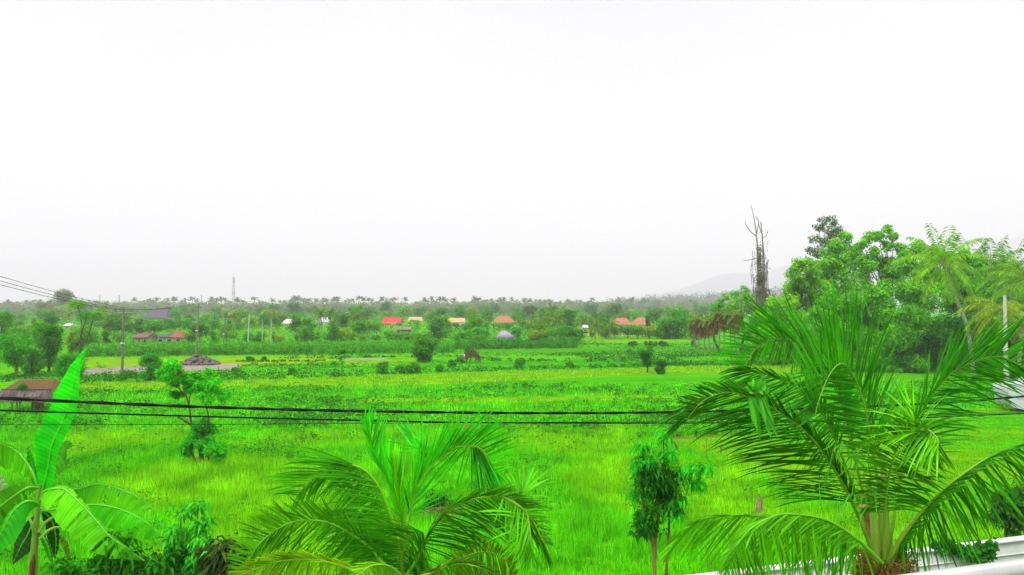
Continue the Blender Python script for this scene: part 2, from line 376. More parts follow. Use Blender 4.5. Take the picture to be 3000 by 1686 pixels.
# weedy bunds between the plots
def bund(pix, wid, h, dens, col, lb, size=.3):
    pts = np.array([G(a, b)[:2] for a, b in pix]); X = []
    for a, b_ in zip(pts[:-1], pts[1:]):
        n_ = int(np.linalg.norm(b_ - a) * dens); t = rng.random(n_)[:, None]; X.append(a + (b_ - a) * t)
    q = np.vstack(X); q = q + rng.normal(0, wid, q.shape); m = len(q); per = 10
    hh = h * (.4 + .9 * sn(q[:, 0], q[:, 1], 8, .35)); p = np.repeat(np.c_[q, np.zeros(m)], per, 0); hr = np.repeat(hh, per)
    d = rdir(m * per); d[:, 2] = abs(d[:, 2]); pos = p + d * np.stack([hr * .8, hr * .8, hr], 1)
    nrm = d + rdir(m * per) * .5; nrm[:, 2] += .3; b = MB(); leaves(b, pos, nrm, size, .6, .1)
    return tag(b.build('weedy_bund', M_weed, color=col), lb, 'weeds', None, 'stuff')
DK = (.02, .15, .003)
bund([(235, 1119), (480, 1117), (700, 1113), (1100, 1099), (1500, 1084), (1950, 1073), (2450, 1067)], .5, .75, 4, DK, 'dark weedy bank along the back of the lime rice strip')
bund([(240, 1108), (700, 1103), (950, 1092)], .8, .8, 3, (.03, .19, .003), 'weedy bank behind the utility pole foot')
bund([(1010, 1048), (1240, 1047), (1240, 1050)], .4, .6, 3, DK, 'dark hedge of weeds left of the round tree')
bund([(830, 1052), (930, 1050), (1010, 1051)], .4, 1.0, 4, DK, 'dark weed row in front of the corn')
bund([(690, 1061), (950, 1059)], .2, .3, 4, DK, 'thin dark ditch line by the grass plot')
bund([(1400, 1057), (1700, 1060), (2000, 1056)], .7, .7, 3, DK, 'weed bank across the middle plots', .34)
bund([(1600, 1042), (1760, 1038), (1900, 1036)], .5, .6, 2, DK, 'thin weed line near the pool', .34)
bund([(1950, 1046), (2300, 1042)], .5, .5, 3, DK, 'dark ditch line left of the big palm', .34)
bund([(1400, 1024), (1680, 1017)], .4, .5, 3, DK, 'weed line in front of the low crop', .34)
bund([(1880, 1070), (2400, 1062)], .5, .7, 3, (.03, .22, .01), 'weedy line behind the bright rice strip', .34)
bund([(1850, 1284), (1960, 1281), (2110, 1273), (2330, 1264), (2560, 1256)], .25, .35, 5, DK, 'dark grassy bank edging the lawn', .2)
bund([(1690, 1010), (2040, 1012)], .6, .3, 2, (.03, .2, .003), 'faint ridge on the far rice plot', .34)
# corn crops
def crop(pix, h, dens, col, lb):
    x, y = sample(gpoly(pix), dens); m = len(x); b = MB(); per = 12
    hh = h * rng.uniform(.85, 1.12, m); p = np.stack([x, y, np.zeros(m)], 1)
    blades(b, p, 2, hh, .09, .08, .1)
    q = np.repeat(p, per, 0); z = rng.uniform(.1, 1.0, m * per) * np.repeat(hh, per); q[:, 2] = z
    nrm = rdir(m * per) * .8; nrm[:, 2] += .6; leaves(b, q, nrm, .62, .22, .1)
    return tag(b.build('corn_crop', M_leaf, color=col), lb, 'corn', None, 'stuff')
crop([(248, 1046), (700, 1041), (1065, 1037), (1065, 1027), (700, 1030), (248, 1034)], 1.85, 3.2, (.07, .36, .003), 'tall dense corn crop behind the gravel path')
crop([(1065, 1038), (1330, 1034), (1330, 1022), (1065, 1025)], 1.9, 2.6, (.06, .36, .003), 'corn crop behind the round tree')
crop([(1330, 1025), (1690, 1022), (1690, 1011), (1330, 1013)], 1.5, 2.2, (.035, .25, .004), 'low crop row before the pavilion')

# ================================================================== trees
BARK = (.10, .09, .04)
def tree(name, label, cat, base, top_z, width, depth=None, col=(.05, .22, .005), nl=2500, lsize=.3, blobs=14, trunk_r=.18, crown_lo=.25, group=None,
         shape='round', limb=True, seed=None, mat=None, barkc=BARK, droop=.3, aspect=.55, lean=(0, 0), shell=.55):
    r = np.random.default_rng(seed if seed is not None else int(rng.integers(1e9)))
    base = np.array(base, float); hgt = top_z - base[2]; depth = depth or width
    t = thing(name, label, cat, base, group)
    zc0 = hgt * crown_lo; C = []; Rb = []
    for i in range(blobs):
        u = r.uniform(0, 1) if i else .92
        z = zc0 + (hgt - zc0) * (.06 + .86 * u)
        if shape == 'round': e = math.sqrt(max(0, 1 - (2 * u - 1) ** 2)) * .8 + .12
        elif shape == 'cone': e = (1 - u) * .9 + .1
        elif shape == 'fan': e = u * .8 + .15
        elif shape == 'column': e = .55
        else: e = .75
        a = r.uniform(0, 6.28); q = r.uniform(.2, 1) ** .6 * e * .62
        rb = min(width, (hgt - zc0) * 1.3) * r.uniform(.15, .26) * (1.25 if shape == 'column' else 1)
        C.append([math.cos(a) * q * width / 2 * 1.3 + lean[0] * z, math.sin(a) * q * depth / 2 * 1.3 + lean[1] * z, min(z, hgt - rb * .75)]); Rb.append([rb, rb, rb * .75])
    mb = MB(); cloud(mb, C, Rb, nl, lsize, aspect, droop, shell)
    mb.build('crown', mat or M_leaf, t, color=col)
    tb = MB(); top = np.array([lean[0] * hgt * .7, lean[1] * hgt * .7, zc0 + (hgt - zc0) * .55])
    pts = smooth_curve([[0, 0, -.1], [width * .02 + lean[0] * zc0, 0, zc0 * .6 + .1], top * [1, 1, .8] + [0, 0, .1], top + [0, 0, .1]], 8)
    tb.tube(pts, [trunk_r * 1.25, trunk_r * .9, trunk_r * .5, trunk_r * .2], 7)
    if limb:
        for c in C[:max(4, blobs // 2)]:
            c = np.array(c); s_ = pts[r.integers(3, 7)]
            tb.tube(smooth_curve([s_, s_ * .45 + c * .55 + [0, 0, -.05 * hgt], c], 5), [trunk_r * .4, trunk_r * .12], 5)
    tb.build('trunk', M_bark, t, color=barkc)
    return t
def TR(name, label, cat, px, base_py, top_py, w_px, D=None, **k):
    if D is None: D = D_of(base_py)
    x = P(px, 900, D)[0]; zt = P(px, top_py, D)[2]
    zb = 0 if base_py is None else max(0., P(px, base_py, D)[2])
    if zb < .3: zb = 0
    return tree(name, label, cat, (x, D, zb if base_py else 0), zt, w_px / F_ * D, **k)

rng = np.random.default_rng(901)
# ---- houses (behind/among the trees), used as landmarks and to keep sight lines open
def house(label, x0, x1, ridge_py, eave_py, D, roofc, wallc, hip=.35, deep=7, name='house', cat='house', base=0, split=None, windows=3, ov=.5, grid=False):
    xa, xb = P(x0, 900, D)[0], P(x1, 900, D)[0]; zr, ze = P(0, ridge_py, D)[2], P(0, eave_py, D)[2]
    if ze < 1.4: ze = 1.6
    w = xb - xa; xc = (xa + xb) / 2; t = thing(name, label, cat, (xc, D + deep / 2, 0))
    hw, hd = w / 2, deep / 2
    b = MB(); b.box((0, 0, ze / 2), (w - 2 * ov, deep - 2 * ov, ze)); wl = b.build('wall', M_plaster, t, color=wallc)
    rb = MB(); ih = hw * (1 - hip)
    if split:   # gable towards us with two differently coloured slopes
        rr = zr - ze; sx = w * (split - .5)
        V = [[-hw, -hd, ze], [sx, -hd * .2, zr], [sx, hd, zr], [-hw, hd, ze]]
        rb.add(V, [[0, 1, 2, 3]]); rb.add([[-hw, -hd, ze + .01], [hw * .1, -hd, ze], [sx, -hd * .2, zr + .01]], [[0, 1, 2]])
        rb.build('roof', M_roof, t, color=roofc)
        r2 = MB(); r2.add([[sx, -hd * .2, zr], [hw * .1, -hd, ze], [hw, -hd, ze - .1], [hw, hd, ze - .1], [sx, hd, zr]], [[0, 1, 2, 4], [4, 2, 3, 4]][:1])
        r2.add([[sx, -hd * .2, zr + .005], [hw, -hd, ze - .1], [hw, hd, ze - .1], [sx, hd, zr]], [[0, 1, 2, 3]])
        tag(r2.build('roof_slope', M_roof, t, color=(.24, .06, .04)), 'rust red metal roof slope')
    else:
        V = [[-hw, -hd, ze], [hw, -hd, ze], [hw, hd, ze], [-hw, hd, ze], [-ih, 0, zr], [ih, 0, zr]]
        rb.add(V, [[0, 1, 5, 4], [2, 3, 4, 5]]); rb.add(V, [[1, 2, 5], [3, 0, 4]]); rb.add(np.array(V[:4]) - [0, 0, .12], [[3, 2, 1, 0]])
        for q in range(4): rb.add([V[q], V[(q + 1) % 4], np.array(V[(q + 1) % 4]) - [0, 0, .12], np.array(V[q]) - [0, 0, .12]], [[0, 1, 2, 3]])
        rb.tube([[-ih, 0, zr], [ih, 0, zr]], .09, 6)
        rb.build('roof', M_roof, t, color=roofc)
    for i in range(windows):
        wx = -hw * .7 + i * (1.4 * hw / max(1, windows - 1)) if windows > 1 else 0
        f = MB(); f.box((wx, -hd + ov - .02, ze * .55), (min(1.3, w / windows * .5), .08, ze * .38)); fo = f.build('window', M_glass, t)
        fr = MB(); 
        ww = min(1.3, w / windows * .5)
        for sx_ in (-1, 1): fr.box((wx + sx_ * ww / 2, -hd + ov - .06, ze * .55), (.09, .06, ze * .4))
        fr.box((wx, -hd + ov - .06, ze * .75), (ww + .1, .07, .09)); fr.build('frame', M_plaster, fo, color=(.7, .7, .7))
    return t
ORANGE = (.30, .11, .055); WHITE = (.75, .75, .75)
house('long low house with dull reddish brown roof left of the gabled house', 383, 430, 979, 999, 168, (.14, .06, .055), (.42, .45, .22), .15)
house('gabled house with one grey and one rust red roof slope behind the corn', 457, 532, 973, 1000, 170, (.07, .06, .075), (.4, .42, .2), 0, split=.55)
house('large hazy house with purple grey hipped roof above the left trees', 414, 490, 905, 933, 400, (.06, .05, .075), (.5, .49, .4), .5, 16, windows=4, ov=1)
house('house with pale pinkish roof half hidden by the central trees', 824, 857, 936, 948, 300, (.55, .46, .44), (.7, .66, .6), .4)
house('grey roofed house behind the small palm with bare trunk', 924, 962, 931, 944, 320, (.40, .38, .45), WHITE, .4)
house('house with the bright red roof', 1117, 1176, 930, 949, 260, (.42, .03, .025), (.6, .5, .35), .12, ov=.6)
house('low house with faded orange roof just right of the red roof', 1192, 1238, 930, 942, 330, (.55, .26, .18), (.7, .6, .5), .2)
house('white walled house with flat looking orange roof', 1309, 1362, 933, 944, 270, (.60, .27, .12), (.8, .82, .86), .05, ov=.4)
house('house with wide hipped orange red roof', 1438, 1512, 926, 947, 255, ORANGE, (.45, .48, .50), .65, 9)
house('white villa with curved orange hipped roof, left wing', 1799, 1852, 932, 951, 225, ORANGE, (.85, .85, .85), .45, windows=4)
house('white villa right wing with pointed orange roof', 1853, 1915, 930, 952, 228, ORANGE, (.85, .85, .85), .7, windows=4)
house('tiny hut with pale grey roof beside the ripe field', 1707, 1724, 954, 960, 215, (.5, .5, .52), (.65, .65, .68), .1, 3, windows=1, name='hut', cat='hut')
house('low building with dark openings under a mossy roof', 1160, 1206, 957, 966, 215, (.12, .16, .06), (.30, .36, .22), .05, 5, windows=2, name='shed', cat='shed')
house('small white walled house showing through the left trees', 228, 250, 965, 972, 215, (.5, .4, .38), WHITE, .2, 4, windows=1)
house('small shed with bluish white roof among the left trees', 186, 206, 949, 954, 260, (.65, .72, .78), (.6, .6, .55), .1, 4, windows=1, name='shed', cat='shed')
# pavilion
D = 178; x = P(1478, 900, D)[0]; t = thing('pavilion', 'open garden pavilion with steep pale lilac roof and white rails', 'pavilion', (x, D, 0))
b = MB(); zt = P(0, 969, D)[2]; ze = P(0, 992, D)[2]; w = 4.6; xo = -1.6
zz = ze; V = [[-w * .55, -2, zz], [w * .55, -2, zz], [w * .55, 2, zz], [-w * .55, 2, zz], [-.75 - .4, 0, zt], [-.2, 0, zt]]
V = [[-2.4, -2, zz], [3.2, -2, zz], [3.2, 2, zz], [-2.4, 2, zz], [-.9, -.6, zt - .3], [.7, -.6, zt - .3], [.7, .6, zt - .3], [-.9, .6, zt - .3], [-.6, 0, zt], [.2, 0, zt]]
b.add(V, [[0, 1, 5, 4], [1, 2, 6, 5], [2, 3, 7, 6], [3, 0, 4, 7], [4, 5, 9, 8], [6, 7, 8, 9], [3, 2, 1, 0]]); b.add(V, [[5, 6, 9], [7, 4, 8]])
b.build('roof', M_roof, t, color=(.27, .23, .31))
for sx in (-2.1, 2.8):
    for sy in (-1.7, 1.7):
        b = MB(); b.tube([[sx, sy, -.05], [sx, sy, ze]], .09, 8); b.build('post', M_plaster, t, color=WHITE)
for dx in (-3.6, 3.4):
    b = MB(); b.box((dx, -2, .75), (2.8, .06, .07)); b.box((dx, -2, .4), (2.8, .06, .07))
    for q in (-1.3, 0, 1.3): b.box((dx + q, -2, .4), (.09, .09, .8))
    b.build('railing', M_plaster, t, color=WHITE)

HL = [(383, 430, 1000, 168), (457, 532, 1003, 170), (414, 490, 934, 400), (824, 857, 944, 300), (924, 962, 940, 320), (1117, 1176, 942, 260), (1192, 1238, 936, 330),
      (1309, 1362, 947, 270), (1438, 1512, 943, 255), (1799, 1915, 951, 225), (1707, 1724, 968, 215), (1160, 1206, 974, 215), (1440, 1525, 1000, 178), (228, 250, 976, 215), (186, 206, 958, 260)]
LM = [(60, 'the thatched hut'), (240, 'the three-tufted tree'), (359, 'the nearest utility pole'), (492, 'the grey-red gable'), (575, 'the pole on rubble'), (684, 'the lattice mast'), (840, 'the pinkish roof'), (945, 'the grey roof'), (1150, 'the bright red roof'), (1335, 'the white-walled house'), (1475, 'the hipped roof'), (1632, 'the tall yellow palm'), (1800, 'the villa left wing'), (1885, 'the villa right wing'), (2100, 'the dry-skirted palms')]
ORD = ['first', 'second', 'third', 'fourth', 'fifth', 'sixth', 'seventh', 'eighth', 'ninth', 'tenth']
# template trees for the rows
TPL = []
for i, (shp, bl) in enumerate([('round', 16), ('fan', 14), ('round', 22), ('cone', 12), ('wide', 16), ('fan', 18)]):
    t = tree('tree', None, None, (0, 0, 0), 1.0, 1.0 if i != 3 else .6, nl=1500 if i < 3 else 1100, lsize=.085, blobs=bl, trunk_r=.025, crown_lo=.12 + .05 * (i % 3), shape=shp, seed=100 + i)
    TPL.append(t)
GC = [((.05, .23, .006), 'green'), ((.09, .27, .008), 'yellow-green'), ((.025, .15, .01), 'dark green'), ((.16, .28, .015), 'yellowish'), ((.04, .26, .01), 'bright green'), ((.06, .19, .03), 'dull green')]
used = set()
def rowtrees(rowname, D0, D1, x0, x1, step, h0, h1, weights, asp):
    items = []; px = x0
    while px < x1:
        items.append(px + rng.uniform(-step * .3, step * .3)); px += step
    cnt = {}
    for px in items:
        D = rng.uniform(D0, D1); h = rng.uniform(h0, h1) * (1 + .25 * math.sin(px * .021 + D0)); w = h * rng.uniform(*asp)
        hp = w / 2 * F_ / D
        for (a, b, lim, Dh) in HL:
            if D < Dh + 6 and px + hp * .8 > a and px - hp * .8 < b:
                h = min(h, P(0, lim, D)[2])
        if h < .9: continue
        w = min(w, h * 1.7)
        k = int(rng.integers(len(TPL))); t = copy_tree(TPL[k]); x = P(px, 900, D)[0]
        t.location = (x, D, 0); t.scale = (w, w, h); t.rotation_euler = (0, 0, rng.uniform(0, 6.28))
        c, cn = GC[rng.choice(len(GC), p=weights)]
        f = rng.uniform(.8, 1.2)
        for ch in t.children:
            if ch.name.startswith('crown'): ch.color = (c[0] * f * 1.25, c[1] * f * 1.35, c[2] * .5, 1)
        lx, ln = min(LM, key=lambda q: abs(q[0] - px)); side = 'left' if px < lx else 'right'
        items_ = cnt.setdefault((ln, side), 0); cnt[(ln, side)] += 1
        size = 'tall' if h > (h0 + h1) * .55 else 'low'
        # ordinals are assigned after sorting by distance
        t['_k'] = (ln + '|' + side + '|' + size + '|' + cn); t['_d'] = abs(px - lx)
        yield t
def label_row(rowname, ts):
    by = {}
    for t in ts:
        ln, side, size, cn = t['_k'].split('|'); by.setdefault((ln, side), []).append((t['_d'], t, size, cn))
    for (ln, side), L in by.items():
        L.sort(key=lambda q: q[0])
        for i, (d, t, size, cn) in enumerate(L):
            t['label'] = f'{size} {cn} tree {ORD[min(i, 9)]} {side} of {ln} {rowname}'; t['category'] = 'tree'; t['group'] = 'trees ' + rowname
            del t['_k']; del t['_d']
for rn, a in (('in the front hedge row', (158, 178, -20, 1690, 34, 2.4, 4.2, [.3, .2, .2, .05, .2, .05], (.9, 1.5))),
              ('in the houses row', (205, 250, -20, 2080, 40, 4.2, 6.8, [.25, .2, .2, .1, .2, .05], (.7, 1.2))),
              ('in the third tree row', (300, 370, -20, 2080, 44, 6.2, 8.4, [.25, .15, .2, .1, .1, .2], (.8, 1.2))),
              ('in the hazy fourth row', (480, 620, -20, 2120, 46, 7.5, 10, [.2, .15, .25, .1, .1, .2], (.9, 1.5))),
              ('on the far field edge', (196, 202, 1560, 2060, 34, 2.2, 3.8, [.3, .2, .2, .05, .2, .05], (.9, 1.5)))):
    label_row(rn, list(rowtrees(rn, *a)))
for t in TPL:
    for ch in list(t.children): bpy.data.objects.remove(ch)
    bpy.data.objects.remove(t)

def under(label, x0, x1, D0, D1, n, h, ls, col, seed):
    px = rng.uniform(x0, x1, n); D = rng.uniform(D0, D1, n); x = (px - CX) / F_ * D; hh = h * (.35 + .9 * sn(x, D, seed, .12)); per = 14
    x = np.repeat(x, per); D = np.repeat(D, per); hh = np.repeat(hh, per); d = rdir(n * per); d[:, 2] = abs(d[:, 2])
    pos = np.stack([x, D, np.zeros_like(x)], 1) + d * np.stack([hh * .8 + .5, hh * .8 + .5, hh], 1) * rng.uniform(.6, 1.05, (n * per, 1))
    ppx = pos[:, 0] / pos[:, 1] * F_ + CX; k = np.ones(len(pos), bool)
    for (a, b, lim, Dh) in HL: k &= ~((ppx > a - 3) & (ppx < b + 3) & (pos[:, 1] < Dh + 4) & (pos[:, 2] > P(0, lim + 2, 1.0)[2] * 0 + (H + (HOR - lim - 2) / F_ * pos[:, 1])))
    pos = pos[k]; b_ = MB(); leaves(b_, pos, d[k] * .7 + rdir(len(pos)) * .5 + [0, 0, .5], ls, .6, .2)
    return tag(b_.build('shrubland', M_leaf, color=col), label, 'shrubs', None, 'stuff')
under('tangled low shrubs filling the front hedge line behind the corn', -30, 1700, 168, 200, 1500, 3.2, .5, (.08, .42, .002), 71)
under('yellow-green thicket around the houses', -30, 2080, 205, 270, 1800, 4.2, .6, (.13, .42, .002), 72)
under('darker thicket behind the houses', -30, 2080, 280, 380, 1600, 5.0, .8, (.07, .30, .006), 73)
under('hazy scrub before the far woodland', -30, 2100, 400, 560, 1500, 6.5, 1.1, (.07, .24, .02), 74)
rng = np.random.default_rng(902)
# ---- particular trees  (name, label, px, base, top, width, D, kw)
def T_(label, px, base, top, w, D=None, name='tree', cat='tree', **k):
    c = k['col']; k['col'] = (c[0] * 1.3, c[1] * 1.4, c[2] * .5)
    return TR(name, label, cat, px, base, top, w, D, **k)
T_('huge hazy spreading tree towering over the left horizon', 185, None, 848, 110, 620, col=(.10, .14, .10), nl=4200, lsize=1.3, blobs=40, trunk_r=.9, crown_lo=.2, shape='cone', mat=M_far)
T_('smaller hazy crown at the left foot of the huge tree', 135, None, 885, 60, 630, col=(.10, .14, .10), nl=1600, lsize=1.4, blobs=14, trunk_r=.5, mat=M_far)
T_('dark column shaped tree behind the thatched hut', 145, 1092, 946, 78, None, col=(.025, .16, .005), nl=6500, lsize=.24, blobs=30, trunk_r=.16, crown_lo=.1, shape='column')
T_('bushy yellow-green top growing beside the column tree', 125, 1060, 940, 70, None, col=(.06, .27, .004), nl=3500, lsize=.26, blobs=16, crown_lo=.4)
T_('small fan branched tree with bare forked trunk behind the hut', 50, 1105, 978, 115, None, col=(.035, .27, .008), nl=5200, lsize=.22, blobs=26, trunk_r=.2, crown_lo=.3, shape='fan', barkc=(.30, .2, .1))
T_('round bush left of the upright banana leaf', 205, 1125, 1030, 95, None, name='bush', cat='bush', col=(.03, .22, .006), nl=5200, lsize=.2, blobs=22, crown_lo=.02)
T_('leafy bush hiding the foot of the column tree', 95, 1100, 1015, 70, None, name='bush', cat='bush', col=(.05, .27, .006), nl=3500, lsize=.2, blobs=16, crown_lo=.02)
T_('tall bushy tree at the far left edge', 5, None, 912, 80, 150, col=(.06, .25, .005), nl=4200, lsize=.32, blobs=18, crown_lo=.1)
T_('yellow-green tree leaning in from the left edge', 60, None, 955, 70, 140, col=(.08, .27, .005), nl=3000, lsize=.3, blobs=14, crown_lo=.1)
T_('green bush under the three-tufted tree', 250, None, 955, 90, 135, name='bush', cat='bush', col=(.07, .26, .005), nl=4200, lsize=.28, blobs=18, crown_lo=.02)
T_('reddish leaved bush left of the three-tufted tree', 213, None, 968, 34, 134, name='bush', cat='bush', col=(.20, .13, .02), nl=1400, lsize=.24, blobs=9, crown_lo=.05)
T_('feathery green bush just right of the banana leaf', 442, 1118, 1034, 72, None, name='bush', cat='bush', col=(.025, .24, .008), nl=5200, lsize=.17, blobs=20, crown_lo=.04, aspect=.4, droop=.7)
T_('round dark tree with drooping leaves in the middle plots', 1245, 1062, 983, 82, None, col=(.035, .18, .012), nl=4200, lsize=.34, blobs=20, crown_lo=.08, trunk_r=.14)
T_('slim sapling with pale flower near the ditch edge', 1003, 1095, 1020, 30, None, name='sapling', cat='sapling', col=(.08, .26, .006), nl=900, lsize=.24, blobs=9, crown_lo=.45, trunk_r=.06)
T_('vase shaped dark bush standing on the rice strip', 1895, 1092, 1022, 52, None, name='bush', cat='bush', col=(.02, .16, .006), nl=2600, lsize=.2, blobs=14, crown_lo=.22, shape='fan', trunk_r=.08)
T_('smaller dark bush right of the vase shaped bush', 1938, 1097, 1054, 46, None, name='bush', cat='bush', col=(.02, .13, .006), nl=2200, lsize=.2, blobs=12, crown_lo=.02)
for px, b_, tp, w, lb in [(733, 1058, 1045, 28, 'right of the gravel path end'), (775, 1057, 1047, 16, 'second right of the gravel path'), (1120, 1095, 1060, 40, 'left of the round tree, on the bank'),
                          (1212, 1093, 1062, 60, 'below the round tree'), (1287, 1090, 1070, 22, 'right of the round tree foot'), (1172, 1094, 1072, 34, 'between the two bank bushes'), (1325, 1076, 1055, 26, 'left of the collapsed hut'),
                          (1522, 1078, 1052, 36, 'on the bank right of the collapsed hut'), (1670, 1080, 1062, 30, 'on the bank toward the pool'), (1850, 1037, 1022, 34, 'above the vase shaped bush'),
                          (1905, 1030, 1016, 22, 'far behind the vase shaped bush'), (2030, 1020, 998, 16, 'at the foot of the skirted palms'), (700, 1098, 1078, 46, 'below the gravel path end'),
                          (860, 1098, 1080, 26, 'on the bank left of the sapling'), (380, 1105, 1088, 66, 'at the foot of the nearest pole'), (2262, 1052, 1040, 20, 'behind the palm fronds'), (530, 1112, 1080, 30, 'reddish, by the gravel path')]:
    T_('small dark bush ' + lb, px, b_, tp, w, None, name='bush', cat='bush', col=(.03, .19, .004) if 'reddish' not in lb else (.16, .14, .02), nl=700, lsize=.26, blobs=12, shape='wide', crown_lo=.02, trunk_r=.05, group='small bushes dotted over the plots')
for px, w in ((1852, 40), (1905, 56), (1945, 46)):
    T_('clipped dark hedge block on the far rice plot, ' + {1852: 'left one', 1905: 'middle one', 1945: 'right one'}[px], px, 1016, 1001, w, None, name='hedge', cat='hedge', col=(.025, .16, .008), nl=1300, lsize=.3, blobs=12, crown_lo=.02, shape='wide', trunk_r=.05)
for px, tp, w, D, c, lb in [(1390, 922, 60, 190, (.07, .25, .006), 'round bright tree left of the hipped roof'), (1290, 925, 75, 200, (.06, .22, .006), 'broad tree between the red roof and white-walled house'),
                            (1400, 958, 80, 172, (.04, .30, .006), 'vivid green bushy tree left of the pavilion'), (1360, 972, 50, 170, (.05, .28, .006), 'vivid low tree beside the white-walled house'), (1512, 958, 45, 186, (.05, .32, .004), 'bright bush just right of the pavilion'),
                            (1585, 945, 55, 182, (.06, .22, .006), 'dark topped tree right of the pavilion'), (1655, 955, 60, 176, (.03, .22, .01), 'dark bushy tree at the end of the low crop'), (1690, 965, 40, 178, (.025, .24, .012), 'blue-green tree at the end of the low crop'),
                            (1600, 970, 80, 172, (.04, .22, .008), 'wide dark bush under the tall yellow palm'), (1985, 900, 110, 200, (.045, .26, .006), 'big bushy tree right of the villa'), (1950, 930, 70, 196, (.04, .2, .02), 'greyer tree in front of the villa right side'),
                            (2040, 925, 60, 192, (.06, .28, .006), 'bushy tree left of the skirted palms'), (1899, 918, 16, 205, (.03, .22, .02), 'narrow column conifer before the villa'), (880, 918, 70, 215, (.05, .2, .012), 'dark flat topped tree by the pinkish roof'),
                            (905, 930, 60, 200, (.06, .28, .006), 'bright green tree in the centre left row'), (700, 908, 60, 320, (.16, .26, .02), 'yellow crowned tree under the lattice mast'), (790, 908, 60, 330, (.17, .25, .03), 'brownish yellow crown right of the lattice mast'),
                            (735, 928, 55, 280, (.18, .33, .01), 'lime yellow tree beside the thin poles'), (530, 940, 60, 260, (.03, .15, .03), 'dark bluish conical tree behind the gabled house'), (340, 920, 70, 190, (.05, .18, .02), 'tall dull tree left of the nearest pole'),
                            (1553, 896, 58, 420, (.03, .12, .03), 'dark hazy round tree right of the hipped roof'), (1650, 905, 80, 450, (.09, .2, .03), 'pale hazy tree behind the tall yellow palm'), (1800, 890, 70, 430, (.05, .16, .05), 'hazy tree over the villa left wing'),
                            (1000, 920, 50, 240, (.05, .2, .02), 'loose tree between the small palms'), (1060, 940, 60, 190, (.06, .25, .006), 'bright tree left of the bright red roof')]:
    T_(lb, px, None, tp, w, D, col=c, nl=2600, lsize=.0028 * D, blobs=16 if w > 20 else 8, crown_lo=.1, trunk_r=.15, shape='round' if w > 20 else 'column')
# clump tufts on the left tree
t = thing('tree', 'pruned tree with three round yellow-green tufts on bare limbs', 'tree', G(236, 1040))
o0 = G(236, 1040); D = o0[1]
lim = MB(); bpt = P(232, 1032, D)
paths = [[(234, 1040), (233, 1000), (240, 960), (233, 915), (228, 900)], [(236, 1035), (238, 985), (246, 955), (254, 930)], [(240, 1036), (250, 1005), (262, 975), (270, 945), (276, 930)]]
for i, pth in enumerate(paths): lim.tube(smooth_curve([P(a, b, D + i * .4) for a, b in pth], 10), [.13, .085, .07], 7)
for a, b in (((228, 900), (218, 890)), ((228, 900), (238, 890)), ((254, 930), (248, 920)), ((254, 930), (262, 920)), ((276, 930), (268, 920)), ((276, 930), (286, 918))):
    lim.tube([P(*a, D + .4), P(*b, D + .3)], [.09, .05], 6)
lim.build('trunk', M_bark, t, origin=o0, color=(.13, .09, .03))
for (a, b, r) in ((228, 893, 26), (250, 925, 22), (282, 924, 23)):
    c = MB(); q = P(a, b, D + .4); rr = r / F_ * D
    cloud(c, [q + [dx * rr * .45, dy * rr * .5, dz * rr * .25] for dx, dy, dz in ((0, 0, .3), (1, 0, 0), (-1, 0, 0), (0, 1, 0), (0, -1, 0))], [[rr * .62, rr * .62, rr * .55]] * 5, 1500, .3, .3, -.6, .4)
    c.build('crown', M_leaf, t, origin=o0, color=(.13, .46, .002))
rng = np.random.default_rng(903)
# lanky tree in the meadow
o0 = G(588, 1376); D = o0[1]; t = thing('tree', 'lanky forked tree with feathery clumps of leaves in the meadow', 'tree', o0)
lim = MB()
for pth, r in (([(588, 1378), (590, 1340), (587, 1305), (592, 1290)], [.16, .13, .09]), ([(588, 1376), (572, 1350), (560, 1320), (557, 1300)], [.07, .04]),
               ([(592, 1300), (580, 1265), (545, 1235), (520, 1222)], [.08, .05]), ([(590, 1295), (562, 1245), (556, 1200), (545, 1160), (530, 1145)], [.07, .055, .04]),
               ([(545, 1160), (525, 1140), (505, 1128)], [.04, .025]), ([(553, 1185), (560, 1140), (555, 1120)], [.035, .02]), ([(590, 1295), (612, 1240), (604, 1190), (585, 1140), (580, 1110)], [.06, .04, .025]),
               ([(606, 1200), (625, 1165), (640, 1150)], [.04, .02]), ([(588, 1370), (612, 1345), (605, 1335)], [.07, .05]), ([(590, 1372), (625, 1362), (640, 1330)], [.06, .04])):
    lim.tube(smooth_curve([P(a, b, D + (a - 588) * .004) for a, b in pth], 9), r, 7)
lim.build('trunk', M_bark, t, origin=o0, color=(.13, .10, .03))
c = MB(); CB = [(508, 1075, 34), (488, 1092, 24), (520, 1105, 28), (560, 1108, 26), (595, 1112, 26), (620, 1132, 30), (648, 1148, 24), (612, 1160, 24), (575, 1130, 20), (585, 1245, 26), (612, 1262, 24), (560, 1290, 26), (545, 1312, 24), (600, 1290, 24), (632, 1308, 28), (645, 1330, 20), (575, 1270, 20), (520, 1150, 12)]
for a, b, r in CB:
    q = P(a, b, D + rng.uniform(-.5, .5)); rr = r / F_ * D * .85
    for _ in range(5): cloud(c, [q + rng.normal(0, rr * .55, 3)], [[rr * .6, rr * .6, rr * .42]], 170, .2, .32, .9, .2)
c.build('crown', M_leaf, t, origin=o0, color=(.05, .55, .008))
rng = np.random.default_rng(904)
